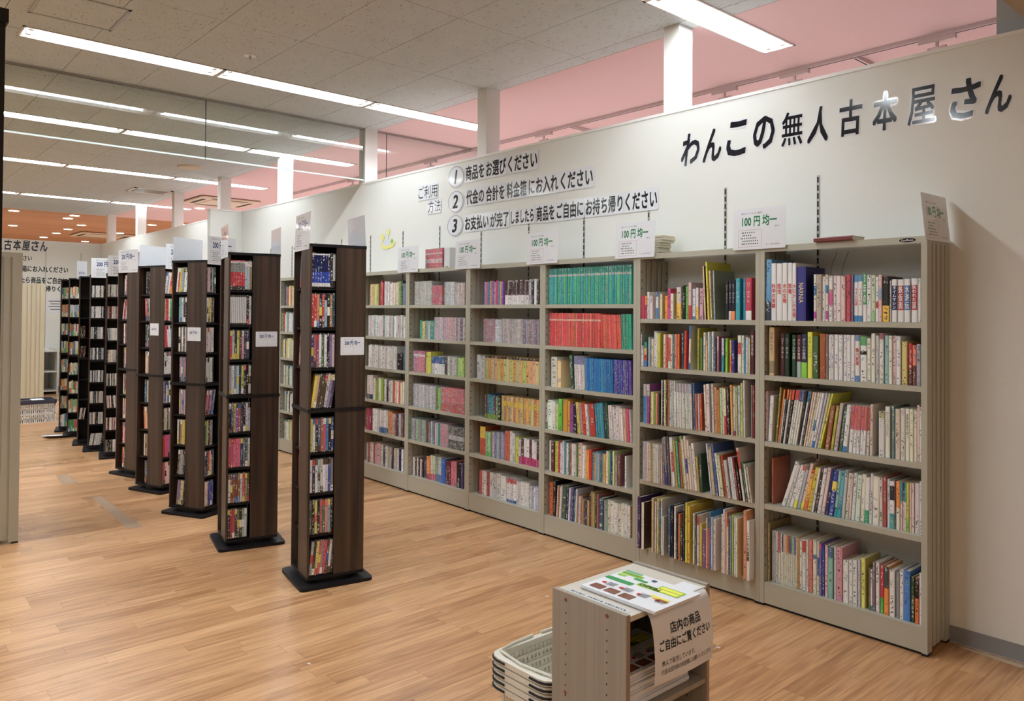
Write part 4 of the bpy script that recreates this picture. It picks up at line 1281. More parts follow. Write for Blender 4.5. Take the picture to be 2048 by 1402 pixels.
# runs of books in the further bookcases
stuff = MB(); wraps = {}
rr = random.Random(3)
def varc(c, a=.06):
    iv = [int(k, 16) for k in c]; d = rr.choice((-1, 0, 0, 0, 1)); n_ = max(iv) - min(iv) < 3
    v = [min(15, max(0, k + (d if n_ else rr.choice((-1, 0, 0, 1))))) for k in iv]; return ''.join('%x' % q for q in v)
for ln in RUNS.strip().split('\n'):
    f = ln.split(' '); u, r_, x0, W_, n, h = int(f[0]), int(f[1]), int(f[2]) / 1e4, int(f[3]) / 1e4, int(f[4]), int(f[5]) / 1e3
    sb, lean, pal, md, ex = float(f[6]), float(f[7]), f[8].split(','), f[9], [e for e in f[10].split(',') if e] if len(f) > 10 else []
    z = SHZ[u][r_]; zt = (SHZ[u][r_ - 1] - .03) if r_ else HB - .04; h = min(h, zt - z - .012); XR = XE - UW * (6 - u) - .027
    x0 = max(x0, XE - UW * (7 - u) + .028); W_ = min(W_, XR - x0); bnd = bands_of(ex); ws = [rr.uniform(.75, 1.25) if md == '.' else 1 for _ in range(n)]; t = sum(ws); x = x0
    if md[0] == 'W':
        wl_ = md.split(':')[1]; wr = empty('wrapped_book_set', (x0 + W_ / 2, DF + sb + .07, z), '', 'book set', 'shrink-wrapped book sets'); wr['_p'] = 1; wraps[wl_] = (wr, pal[0], u, r_, n)
    for i, k in enumerate(ws):
        th = W_ * k / t; c = varc(pal[i % len(pal)]); hh = h * (rr.uniform(.93, 1.0) if md == '.' else 1); y = DF + sb + rr.uniform(0, .006)
        if md == '.': add_book(stuff, stuff, x, y, z, th - .001, hh, min(.2, hh * .72), lean, c, bnd)
        elif md[0] == 'W':
            mb = MB(); add_book(mb, mb, x, DF + sb + .003, z, th - .0009, hh, .125, 0, c, bnd); o = mb.build('book', [M['cover'], M['page']], wr, attrs=True)
        else:
            what = md.split(':')[1]; mb = MB(); add_book(mb, mb, x, y, z, th - .0009, hh, min(.2, hh * .72), lean, c, bnd); o = mb.build(what, [M['cover'], M['page']], attrs=True)
            describe(0, o, th, hh, c, bnd, what, '%s of %s' % (SN6[r_], UN[u]), '%ss on the %s of the %s' % (what, SN6[r_], UN[u]))
        x += th
    if md[0] == 'W':
        mb = MB(); mb.box(x0 - .0012, x0 + W_ + .001, DF + sb - .001, DF + sb + .131, z + .0003, z + h + .004); mb.build('wrapping_film', M['film'], wr)
flush_labels()
seen = {}; lab_ = {}
for k, (o, c, u, r_, n) in wraps.items():
    nm = '%s shrink-wrapped set of %d books' % ({'dbc': 'pale pink', 'b68': 'dark pink', 'dab': 'pink'}.get(c, cname(c)), n); key = (nm, u, r_); seen[key] = seen.get(key, 0) + 1
    o['label'] = nm + ', %s of %s' % (SN6[r_], UN[u]); del o['_p']; lab_.setdefault(o['label'], []).append((o.location.x, o))
for L in lab_.values():
    if len(L) > 1:
        for i, (x, o) in enumerate(sorted(L, key=lambda t: t[0])): o['label'] = '%s ' % ORD[i + 1] + o['label']
# bookcases seven and eight, mostly behind the towers
for u in (0, -1):
    for r_, z in enumerate(SHZ[u]):
        X1 = XE - UW * (6 - u) - .028; X0 = X1 - UW + .06; x = X0 + rr.uniform(.0, .1); zt = (SHZ[u][r_ - 1] - .03) if r_ else HB - .05
        while x < X1 - .03:
            th = rr.uniform(.012, .028); add_book(stuff, stuff, x, DF + .015, z, th, min(rr.uniform(.18, .215), zt - z - .02), .14, 0, rr.choice(['eee', 'edd', 'ddc', 'eed', 'ccc', '48a', 'dc5', 'c54', '345', '9b8'])); x += th + .0004
tag(stuff.build('books_on_shelves', [M['cover'], M['page']], attrs=True), 'remaining mixed books filling the third to eighth bookcases', 'books', kind='stuff')
# things lying on top of the bookcases
mb, pg = MB(), MB(); mb.T = pg.T = frame((-1.84, 3.66, HB + .0), (0, 0, 1), (1, 0, 0)) ; mb.T = pg.T = Matrix.Translation((-1.845, 3.62, HB + .001)) @ Matrix.Rotation(R(90), 4, 'Y') @ Matrix.Rotation(0, 4, 'X') @ Matrix.Translation((-.022, 0, 0))
add_book(mb, pg, 0, 0, 0, .022, .19, .14, 0, '722', [], None, 0); o = mb.build('book', M['cover'], attrs=True); pg.build('pages', M['page'], o)
tag(o, 'dark red hardback lying flat on top of the end bookcase', 'book', 'loose books on top')
wr = empty('wrapped_book_set', (-5.17, 3.75, HB), 'red shrink-wrapped set of comics standing on top of the fifth bookcase', 'book set', 'shrink-wrapped book sets')
for i in range(9):
    mb = MB(); add_book(mb, mb, -5.286 + i * .026, 3.72, HB, .0255, .165, .115, 0, 'd34', [(.3, .5, 'ebb'), (.72, .8, 'ebb')]); mb.build('book', [M['cover'], M['page']], wr, attrs=True)
mb = MB(); mb.box(-5.288, -5.05, 3.7185, 3.837, HB + .0003, HB + .169); mb.build('wrapping_film', M['film'], wr)
mb = MB(); add_book(mb, mb, -5.04, 3.73, HB, .075, .165, .12, 0, 'ddd', []); tag(mb.build('boxed_book', [M['cover'], M['page']], attrs=True), 'pale boxed volume beside the red set on top of the fifth bookcase', 'book')
for i in range(8):
    mb = MB(); dx = .006 * math.sin(i * 2.3); ww = .10 if i > 4 else .07; mb.rbox(-2.935 + dx, -2.935 + ww + dx, 3.72, 3.84, HB + .0005 + i * .0145, HB + .0145 + i * .0145 - .001, .003)
    tag(mb.build('paper_pad', M['disc'] if i == 7 else M['page']), 'cream paper pad behind the price card on the second bookcase, %s from below' % ORD[i + 1], 'paper pad', 'paper pads stacked on the second bookcase')

# ================================================================ PRICE CARDS
def price_card(fr, w_, h_, yen, m, label, big=True, group=None, T=None):
    """frame origin at the lower left corner of the card, reader side +normal"""
    p0 = fr @ Vector((w_ / 2, 0, 0)); c = empty('price_card', p0, label, 'price card', group)
    mb = MB(); slab_into(mb, fr, 0, w_, 0, h_, .0009, .004); mb.build('card', M['lam'], c)
    fr2 = fr @ Matrix.Translation((0, 0, .0011)); k = w_ / .297
    mb = MB(); text_into(mb, fr2, yen + ' 円 均一', .05 * k, .248 * k, .118 * k, .176 * k, .045, 0); mb.build('price', m, c)
    mb = MB(); text_into(mb, fr2, '値札のついていない本・雑誌は', .045 * k, .165 * k, .183 * k, .193 * k, .01, 0)
    text_into(mb, fr2, '(税込)', .235 * k, .262 * k, .108 * k, .117 * k, .01, 0)
    mb.build('lettering', M['inkp'], c); mb = MB()
    if w_ > .2:
        for i, (a, b) in enumerate(((.05, .125), (.055, .11), (.045, .135), (.055, .14), (.05, .14))):
            x = a
            while x < b: rect_into(mb, fr2, x * k, (x + .0055) * k, (.085 - i * .0145) * k, (.091 - i * .0145) * k, 0); x += .008 + .004 * ((i + int(x * 999)) % 3 == 0)
        text_into(mb, fr2, 'わんこの無人古本屋さん', .19 * k, .27 * k, .018 * k, .026 * k, .01, 0)
    if w_ > .2: mb.build('small_print', M['inkp'], c)['kind'] = 'stuff'
    mb = MB(); border_into(mb, fr2, .03 * k, .165 * k, .014 * k, .102 * k, .0012 * k, 0); mb.build('border', M['redline'], c)
    mb = MB()
    if yen == '200': mb2 = M['blue']
    return c
cards = [(-5.563, 1.838, 'fifth'), (-4.755, 1.838, 'fourth'), (-3.937, 1.840, 'third'), (-3.129, 1.842, 'second'), (-2.299, 1.848, 'end')]
for (x, z, n) in cards:
    price_card(frame((x, DF - .012, z), (1, 0, 0), (0, .03, 1)), .303, .218, '100', M['green'], 'green 100 yen card standing where the %s bookcases meet' % {'fifth': 'fifth and sixth', 'fourth': 'fourth and fifth', 'third': 'third and fourth', 'second': 'second and third', 'end': 'end and second'}[n], group='green price cards on the bookcases')
fr = frame((-1.3245, 3.612, 1.842), (.03, 1, 0), (-.10, 0, 1)); price_card(fr, .275, .215, '100', M['green'], 'bent laminated 100 yen card at the outer corner of the end bookcase', group='green price cards on the bookcases')

# ================================================================ WALL LETTERING
TITLE = [('わ', -2.841, -2.708, 2.409, 2.609), ('ん', -2.68, -2.554, 2.41, 2.611), ('こ', -2.522, -2.389, 2.42, 2.627), ('の', -2.353, -2.216, 2.433, 2.623), ('無', -2.176, -2.052, 2.428, 2.614), ('人', -2.02, -1.903, 2.419, 2.613),
         ('古', -1.854, -1.734, 2.427, 2.617), ('本', -1.682, -1.561, 2.424, 2.616), ('屋', -1.512, -1.386, 2.425, 2.608), ('さ', -1.325, -1.2, 2.418, 2.605), ('ん', -1.172, -1.069, 2.418, 2.591)]
FW0 = frame((0, YW - .0003, 0), (1, 0, 0), (0, 0, 1)); FW = frame((0, YW - .0034, 0), (1, 0, 0), (0, 0, 1))
def shear(fr, k, zc): return fr @ Matrix(((1, k, 0, -k * zc), (0, 1, 0, 0), (0, 0, 1, 0), (0, 0, 0, 1)))
def cutout(fr, ch, x0, x1, z0, z1, label, grp, off=.045, sh=.0, wide=.028):
    o = empty('sign_character', fr @ Vector(((x0 + x1) / 2, z0, 0)), label, 'wall letter', grp); fs = shear(fr, sh, (z0 + z1) / 2)
    rb = glyphs(ch, off)[2]; sx, sy = (x1 - x0) / (rb[1] - rb[0]), (z1 - z0) / (rb[3] - rb[2])
    for nm, of, d, m in (('backing', off + wide, .0008, M['lam']), ('glyph', off, .0014, M['ink'])):
        vs, fc, bb = glyphs(ch, of); mb = MB(); n = len(vs)
        fv = [tuple(fs @ Vector((x0 + (x - rb[0]) * sx, z0 + (y - rb[2]) * sy, d + q * .3))) for x, y, q in vs]
        mb.mesh_part(fv, fc); mb.build(nm, m, o)
    return o
for i, (ch, a, b, c, d) in enumerate(TITLE):
    cutout(FW0, ch, a, b, c, d, 'big black laminated wall character, %s of the eleven in the shop title' % ORD[i + 1], 'title characters on the wall', sh=.12 if ch in 'わんこ人さ' else .04, off=.02 if ch in '無屋' else .04, wide=.045)
def strip(fr, body, x0, x1, z0, z1, label, off=.042, back=True, grp=None, m='ink', thick=.0008):
    o = empty('text_strip', fr @ Vector(((x0 + x1) / 2, z0, 0)), label, 'text strip', grp)
    if back: mb = MB(); p = .009; slab_into(mb, fr, x0 - p, x1 + p, z0 - .012, z1 + .012, thick, .012); mb.build('sheet', M['lam'], o)
    mb = MB(); vs, fc, bb = glyphs(body, off); text_into(mb, fr, body, x0, x1, z0, z1, off, thick + .0003); mb.build('lettering', M[m], o); return o
def line_of(parts, x0, x1, z0, z1, nm, grp):
    tot = sum(len(p) for p in parts); x = x0; st = (x1 - x0) / tot
    for i, p in enumerate(parts):
        strip(FW, p, x + .011, x + st * len(p) - .011, z0, z1, 'laminated strip of bold black characters, %s strip of %s' % (ORD[i + 1], nm), grp=grp); x += st * len(p)
line_of(['商品を', 'お選び', 'ください'], -5.0, -4.12, 2.585, 2.712, 'instruction line one', 'instruction strips, line one')
line_of(['代金の', '合計を', '料金箱', 'にお入れ', 'ください'], -4.989, -3.563, 2.386, 2.51, 'instruction line two', 'instruction strips, line two')
line_of(['お支払い', 'が完了'], -5.003, -4.436, 2.175, 2.295, 'instruction line three', 'instruction strips, line three')
strip(FW, 'しましたら', -4.42, -4.165, 2.185, 2.285, 'laminated strip of smaller black characters in the middle of instruction line three', grp='instruction strips, line three')
line_of(['商品を', 'ご自由に', 'お持ち帰り', 'ください'], -4.148, -3.013, 2.178, 2.296, 'the end half of instruction line three', 'instruction strips, line three')
for n, x0, x1, z0, z1 in (('1', -5.225, -5.017, 2.551, 2.729), ('2', -5.226, -5.017, 2.343, 2.521), ('3', -5.234, -5.025, 2.143, 2.32)):
    cx, cz = (x0 + x1) / 2, (z0 + z1) / 2; o = empty('number_disc', FW @ Vector((cx, z0, 0)), 'round laminated number %s disc before the instructions' % {'1': 'one', '2': 'two', '3': 'three'}[n], 'number disc', 'number discs on the wall')
    def ell(k, d, m, nm, ring=None):
        mb = MB(); P_ = [(cx + (x1 - x0) / 2 * k * math.cos(R(t)), cz + (z1 - z0) / 2 * k * math.sin(R(t))) for t in range(0, 360, 10)]
        mb.mesh_part([tuple(FW @ Vector((x, z, d))) for x, z in P_], [tuple(range(36))]); mb.build(nm, m, o)
    ell(1.06, .0006, M['lam'], 'disc'); ell(.98, .0009, M['ink'], 'ring'); ell(.94, .0012, M['lam'], 'face')
    mb = MB(); text_into(mb, shear(FW, .18, cz), n, cx - .05, cx + .05, cz - .058, cz + .058, .04, .0016, keep=True); mb.build('numeral', M['ink'], o)
strip(FW, 'ご利用', -5.665, -5.385, 2.505, 2.617, 'thin black lettered sheet beside the number discs, upper line', off=.0, grp='heading sheets')
strip(FW, '方法', -5.52, -5.335, 2.372, 2.475, 'thin black lettered sheet beside the number discs, lower line', off=.0, grp='heading sheets')
# pale yellow flower cut-out
fl = empty('flower_sticker', (-6.165, YW, 2.095), 'pale yellow flower basket cut-out stuck on the wall', 'wall sticker')
def blob(cx, cz, rx, rz, m, nm, d, n=14, wob=.12):
    mb = MB(); mb.mesh_part([tuple(FW @ Vector((cx + rx * (1 + wob * math.sin(5 * t)) * math.cos(t), cz + rz * (1 + wob * math.cos(3 * t)) * math.sin(t), d))) for t in [2 * math.pi * k / n for k in range(n)]], [tuple(range(n))]); mb.build(nm, m, fl)
blob(-6.165, 2.14, .125, .045, M['yellow_sticker'], 'basket', .0006); blob(-6.165, 2.155, .10, .03, M['lam'], 'filling', .0009)
blob(-6.255, 2.21, .028, .035, M['yellow_sticker'], 'flower', .0006); blob(-6.155, 2.255, .024, .03, M['yellow_sticker'], 'flower', .0006); blob(-6.09, 2.165, .02, .02, M['lime'], 'leaf', .0011)
mb = MB(); 
for a, b in (((-6.25, 2.18), (-6.22, 2.15)), ((-6.155, 2.23), (-6.17, 2.16))):
    mb.tube([(a[0], YW - .001, a[1]), (b[0], YW - .001, b[1])], .002, 4)
mb.build('stem', M['lime'], fl)
# far wall lettering (same wording, facing +X)
FF = frame((XF + .001, 0, 0), (0, 1, 0), (0, 0, 1))
x = 2.311 - 6 * .1405
for i, ch in enumerate('わんこの無人古本屋さん'):
    cutout(FF, ch, x + .008, x + .128, 2.55 + i * .002, 2.755 + i * .002, 'black title character on the far wall, %s of eleven' % ORD[i + 1], 'title characters on the far wall', sh=.06, wide=.01); x += .1405
strip(FF, '商品をお選びください', 1.99, 2.755, 2.385, 2.485, 'black instruction line one on the far wall', back=False, grp='far wall lines')
strip(FF, '代金の合計を料金箱にお入れください', 1.93, 3.34, 2.185, 2.305, 'black instruction line two on the far wall', back=False, grp='far wall lines')
strip(FF, 'お支払いが完了しましたら商品をご自由に', 1.72, 3.33, 1.975, 2.10, 'black instruction line three on the far wall', back=False, grp='far wall lines')
strip(FF, 'お持ち帰りください', 2.72, 3.50, 1.83, 1.94, 'black short last instruction line on the far wall', back=False, grp='far wall lines')
n_ = empty('notice_sheet', FF @ Vector((3.15, 1.44, 0)), 'white printed notice on the far wall below the lettering', 'notice')
mb = MB(); slab_into(mb, FF, 3.0, 3.36, 1.44, 1.72, .001, .005); mb.build('sheet', M['lam'], n_); mb = MB()
for i in range(4): rect_into(mb, FF, 3.03 + .03 * (i % 2), 3.30, 1.65 - i * .05, 1.662 - i * .05, .0014)
mb.build('print', M['inkp'], n_)
for i, y in enumerate((2.975, 3.555)):
    mb = MB(); mb.box(XF + .0002, XF + .003, y - .008, y + .008, .1, 2.58); tag(mb.build('slotted_rail', M['alu']), 'slotted steel upright on the far wall, %s one' % ('left hand' if i == 0 else 'right hand'), 'wall rail', 'uprights on the far wall')

# ================================================================ ROTATING TOWERS
TW = [('nearest tower', -3.991, 2.142, -10.6), ('second tower', -4.941, 2.073, -12.6), ('third tower', -5.91, 2.125, 27.2), ('fourth tower', -6.85, 2.15, 21.), ('fifth tower', -7.63, 2.19, 17.),
      ('sixth tower', -8.673, 2.287, -13.6), ('seventh tower', -9.21, 2.259, -14.), ('eighth tower', -9.70, 2.265, -14.), ('ninth tower', -10.401, 2.307, -14.), ('tenth tower', -10.902, 2.322, -14.)]
TIERS = [.062 + .2235 * i for i in range(4)] + [.972 + .2215 * i for i in range(4)]    # standing heights, bottom to top
def rot4(k, x, y): return [(x, y), (-y, x), (-x, -y), (y, -x)][k]
def make_tower():
    t = empty('disc_tower', (0, 0, 0), '', 'rotating tower', 'dark walnut disc towers in a row')
    mb = MB(); fr = Matrix.Identity(4); slab_into(mb, fr, -.205, .205, -.205, .205, .018, .028); mb.build('base_plate', M['blackwood'], t, local=True)
    mb = MB(); mb.cyl(0, 0, .018, .042, .15, 28); mb.build('turntable', M['black'], t, local=True)
    mb = MB(); mb.box(-.16, .16, -.16, .16, .042, .058); mb.build('floor_board', M['blackwood'], t, local=True)
    mb = MB(); mb.box(-.162, .162, -.162, .162, 1.860, 1.876); mb.build('top_board', M['blackwood'], t, local=True)
    mb = MB(); mb.box(-.164, .164, -.164, .164, .950, .970); mb.build('middle_ring', M['blackwood'], t, local=True)
    for k in range(4):
        for z0, z1 in ((.058, .952), (.968, 1.860)):
            a = [rot4(k, *p) for p in ((.148, -.012), (.16, -.012), (.16, .16), (.148, .16))]
            mb = MB(); mb.prism(a, z0, z1); mb.build('side_board', M['walnut'], t, local=True)
        a = [rot4(k, *p) for p in ((0.002, -.148), (.010, -.148), (.010, -.002), (.002, -.002))]
        mb = MB(); mb.prism(a, .058, 1.86); mb.build('divider', M['blackwood'], t, local=True)
    for z in TIERS:
        if abs(z - .062) < .01 or abs(z - .972) < .01: continue
        mb = MB(); mb.box(-.147, .147, -.147, .147, z - .014, z - .002); mb.build('shelf_board', M['blackwood'], t, local=True)
    return t
tw0 = make_tower(); TOW = []
for i, (n, x, y, a) in enumerate(TW):
    t = tw0 if i == 0 else copy_tree(tw0)
    t.location = (x, y, 0); t.rotation_euler = (0, 0, R(a)); t['label'] = 'dark walnut rotating tower of cased discs, %s' % ('nearest of the row' if i == 0 else '%s in the row' % ORD[i + 1])
    if i > 7: t['label'] = 'dark walnut rotating tower of small books, %s in the row' % ORD[i + 1]
    TOW.append(t)
rd_ = random.Random(11); dstuff = MB(); bstuff = MB()
PX1 = {0: [  # nearest tower, right-hand side, top tier first
 'eee-n7 332 bbb', 'c33 c33 c86 323 c44 9bc 222 a74 356', '448 a55 946 eee 464 eee 222 87a dbb', 'ec2 ca8 543 543 543 ccc 98a 546', 'cc5 ddd 322 468 a64 c57 48b 223 359', 'eee 335 ddd abb ccc eee ccd 35a 888 38c', '465 222 cc6 333 b66 475 d88 8ab 333 ddd', 'aaa 333 dc6 c66 a88 d46 543 ddd 433'],
 1: ['c34-u6 bcd bcd a96 58b', 'ddd-s9 222 ddd c36', 'c44 bbb 333 cc5 543 d9b 334 446', 'aab ddd 79b bcc 246 cc5 111 111 ddd a56', '222 467 b97 85a a54 446 333 ccd bbc', 'c47 b56 d68 d68 d68 346 678 456 ccb', 'ddd 843 853 743 853 ccc c33 876 653 eed', '334 a34 c45 444 555 333 9b9 ccd']}
def fill(ti, face, tier, spec, kind, reg):
    """stand a run of cases in one compartment; spec = colours left to right as seen"""
    n, tx, ty, ta = TW[ti]; z = TIERS[7 - tier]; T0 = Matrix.Translation((tx, ty, 0)) @ Matrix.Rotation(R(ta + {'X': 90, 'Y': 0, 'B': 180, 'L': 270}[face]), 4, 'Z')
    # in the face frame: reader looks along +y, compartment x from -.146 to -.014, spines at y=-.15
    cols = []
    for s_ in spec.split():
        if '-' in s_:
            c, m = s_.split('-'); cols += [(c, m[0])] * int(m[1:])
        else: cols.append((s_, ''))
    hh, dp, cap = (.190, .135, .13) if kind == 'DVD case' else (.125, .140, .13) if kind == 'CD case' else (rd_.uniform(.14, .165), .11, .13)
    tot = len(cols); lean = 0; x = -.146
    wd = {'DVD case': .0142, 'CD case': .0102, 'book': .0155}[kind]
    if rd_.random() < .22: lean = rd_.choice((5, 8, -4)) if kind != 'book' else 0
    slack = max(0, .132 - tot * wd - abs(math.sin(R(lean))) * hh)
    if face == 'Y' and ti < 5: x += slack
    if lean < 0: x += abs(math.sin(R(lean))) * hh * .9
    for c, m in cols:
        th = wd * (.7 if m == 's' else 1)
        if x + th > -.0135: break
        bn = []
        if kind == 'DVD case':
            bn = [(0, .025, '222'), (.965, 1, '333')]
            if m == 'n': bn = [(0, .025, '222'), (.025, .13, 'ddd'), (.935, .975, 'ddd'), (.13, .45, '24a'), (.45, .935, '125'), (.975, 1, '222')]; cc = '125'
            if m == 'u': bn = [(0, .13, '444'), (.60, .9, '999'), (.9, .96, 'ddd')]
            if m == 's': bn = [(0, .06, '333'), (.93, 1, '555')]
            if not m:
                q = rd_.random(); c2 = rd_.choice(['eee', '222', 'c33', 'dc4', '36a', 'eed', '543'])
                if q < .3: bn.append((.80, .965, c2))
                elif q < .5: bn.append((.025, .2, c2))
                elif q < .62: bn.append((.35, .6, c2))
        elif kind == 'book': bn = [(0, rd_.uniform(.2, .5), rd_.choice(['eee', 'dc6', '5a7', '58b', 'e74', 'eed']))]
        base = 'eee' if m == 'n' else c
        tgt = MB() if reg else (dstuff if kind != 'book' else bstuff)
        tgt.T = T0
        L_ = lean
        add_book(tgt, tgt, x, -.151 + rd_.uniform(0, .003), z, th - .0004, hh * (rd_.uniform(.9, 1) if kind == 'book' else 1), dp, L_, base, bn, None, 1. if m != 's' else .3, case=(kind != 'book'), cover='222' if kind == 'DVD case' and m != '' else None)
        if reg:
            nm = 'dvd_case' if kind == 'DVD case' else 'cd_case'; o = tgt.build(nm, M['case'], attrs=True)
            side = {'X': 'right face' if ti < 5 else 'front face', 'Y': 'left face'}[face]
            describe(0, o, th, hh, c, [b for b in bn if b[2] not in ('222', '333')], kind, '%s tier, %s, %s' % (ORD[tier + 1], side, n), '%ss in the %s' % (kind, n))
        tgt.T = None; x += th + (.0004 if m != 's' else .0012)
PAL = ['eee', 'ddd', '222', '333', 'ccc', 'c35', 'c66', '345', 'dcc', 'a56', '58a', '654', 'd9a', 'dc6', '753', '7a6', 'eed', '111', '936', '48b', '999', 'edc']
def rnd_spec(n, pal=PAL, rep=.3):
    out = []
    while len(out) < n:
        c = rd_.choice(pal); k = rd_.randint(2, 5) if rd_.random() < rep * .5 else 1; out += [c] * k
    return ' '.join(out[:n])
T3 = {'Y': ['eee c44 dc5 abb 8ab eed eed', '7ab 7ab ccc 444 333 644', 'eed 643 ddd 555 dcc 433', 'b9a 98b 79a b78 654', 'caa bab 99a cab dbc', 'ddd 543 986 dc6 ec4 eb3', '333 999 aaa 999 345', '98a 98a ddc dc7 223'],
      'X': ['223 dab caa 333 8aa 222 534', 'ddd ddd dc8 dc4 344 856', 'ddd-n0 dcc dcc ddd dcc ddd dcc', 'eee ddd ded ddd eed 555', 'd66 9ab c55 b9d 35a 9aa', '355 7a6 cc9 333 a74 8ab', '98c 245 445 d44 edd dc6 357', 'c55 edd ddd 24a 24a 24a 24a']}
T4 = {'Y': ['111 112 223 554', 'b44 b55 444 ddd', '444 465 555 b34', 'ca9 eca b97 dbb', '258 258 dc7 443', 'e63 da7 eb9 443', 'ddc 8a8 c64 d43', '777 444 555'],
      'X': ['eee bab edd f93 f93 531 f56', 'dc6 c34 d33 eee 3a5', 'd34 e45 eee eee ace', 'eee eee edd eed eee eee', 'ebc 348 ddd 359 efe e96', '543 dc6 ccd 654 bba', 'd32 d32 d59 d59 d59 d59', 'd67 c46 ecc ecc ecc eed']}
_lim = [0]
for tier in range(8):
    for ti in (0, 1): fill(ti, 'X', tier, PX1[ti][tier], 'DVD case', True)
    for ti in (0, 1): fill(ti, 'Y', tier, rnd_spec(3 if ti == 0 else 2), 'DVD case', True)
    fill(2, 'Y', tier, T3['Y'][tier], 'DVD case', True); fill(2, 'X', tier, T3['X'][tier].replace('ddd-n0 ', ''), 'DVD case', True)
    fill(3, 'X', tier, T4['X'][tier], 'DVD case', False); fill(3, 'Y', tier, T4['Y'][tier], 'DVD case', False)
    fill(4, 'Y', tier, rnd_spec(4, ['a22', 'a22', 'eee', 'ddd', 'c77', '333', 'dbb']), 'DVD case', False); fill(4, 'X', tier, rnd_spec(7), 'DVD case', False)
    fill(5, 'X', tier, rnd_spec(12, ['eed', 'ddd', 'ccc', '444', 'bbb', 'eee', '89a', 'edc', '222', 'a55'], .1), 'CD case', True)
    fill(6, 'X', tier, rnd_spec(12, ['eee', 'ddd', 'ccc', '333', 'bbb', 'eed', '345', 'edc', '222'], .1), 'CD case', True)
    if tier in (2, 3, 6): fill(7, 'X', tier, rnd_spec(5, ['131', '353', '622', 'ccc'], .1), 'CD case', False)
    for ti in (8, 9): fill(ti, 'X', tier, rnd_spec(8, ['dc6', 'eed', '9b8', 'c96', 'e94', '58a', 'ddd', 'c55', '384', 'abc'], .2), 'book', False)
    for ti in range(5):
        for fc in ('B', 'L'): fill(ti, fc, tier, rnd_spec(8), 'DVD case', False)
flush_labels()
tag(dstuff.build('disc_cases', M['case'], attrs=True), 'remaining cased discs in the fourth to eighth towers', 'disc cases', kind='stuff')
tag(bstuff.build('small_books', [M['cover'], M['page']], attrs=True), 'small mixed books in the last two towers', 'books', kind='stuff')
def tower_frame(ti, face, x0, z0, out=.163, tilt=0):
    n, tx, ty, ta = TW[ti]; a = R(ta + {'X': 90, 'Y': 0, 'B': 180, 'L': 270}[face]); ux = Vector((math.cos(a), math.sin(a), 0)); nn = Vector((math.sin(a), -math.cos(a), 0))
    return frame(Vector((tx, ty, z0)) + ux * x0 + nn * out, ux, Vector((0, 0, 1)) - nn * tilt)
for ti, fc in ((0, 'Y'), (0, 'B'), (1, 'Y'), (1, 'B'), (2, 'X'), (2, 'L'), (3, 'X'), (3, 'L'), (4, 'Y'), (4, 'L'), (5, 'X'), (6, 'X')):
    nm = {'Y': 'left', 'B': 'wall', 'X': 'right', 'L': 'rear'}[fc]
    price_card(tower_frame(ti, fc, -.149, 1.846, tilt=.05 if fc in 'BY' and ti == 0 else 0), .297, .21, '200', M['blue'], 'blue 200 yen card on top of the %s, on its %s side' % (TW[ti][0], nm), group='blue price cards on the towers')
fr = frame((-9.60, 2.10, 1.846), (.86, -.5, 0), (0, 0, 1)) @ Matrix.Rotation(R(0), 4, 'Z')
price_card(frame((-9.83, 2.10, 1.85), (-.55, .75, 0), (0, 0, 1)), .15, .21, '200', M['blue'], 'narrow blank looking card on top of the eighth tower', group='blue price cards on the towers')
def small_card(ti, fc, x0, x1, z0, z1):
    price_card(tower_frame(ti, fc, x0, z0, out=.1608), x1 - x0, z1 - z0, '200', M['blue'], 'small blue 200 yen price tag on the walnut side board of the %s' % TW[ti][0], group='small price tags on the tower boards')
small_card(0, 'X', .015, .152, 1.262, 1.362); small_card(1, 'X', .01, .145, 1.275, 1.372); small_card(2, 'Y', -.005, .12, 1.28, 1.38); small_card(3, 'Y', .0, .105, 1.295, 1.395)
# loose sheet and tape marks on the floor
mb = MB(); N = 8
for i in range(N):
    a, b = i / N, (i + 1) / N; z = lambda t: .004 + .03 * t * t
    mb.mesh_part([(-10.55 + .30 * a, 1.90 + .0 * a, z(a)), (-10.55 + .30 * b, 1.90, z(b)), (-10.50 + .30 * b, 2.15, z(b) * .8), (-10.50 + .30 * a, 2.15, z(a) * .8)], [(0, 1, 2, 3)])
for v in range(len(mb.v)): pass
tag(mb.build('loose_sheet', M['paper']), 'white sheet of paper lying on the floor by the far tower bases', 'paper')
for i, P_ in enumerate([[(-7.987, 1.562), (-7.519, 1.521), (-7.497, 1.639), (-7.946, 1.646)], [(-6.872, 1.597), (-5.714, 1.554), (-5.714, 1.651), (-6.858, 1.667)]]):
    mb = MB(); mb.prism([(x, y) for x, y in P_], .0001, .0007); tag(mb.build('tape_mark', M['tape']), 'grey worn tape mark on the wooden floor, the %s one' % ('shorter farther' if i == 0 else 'longer nearer'), 'tape mark', 'tape marks on the floor')

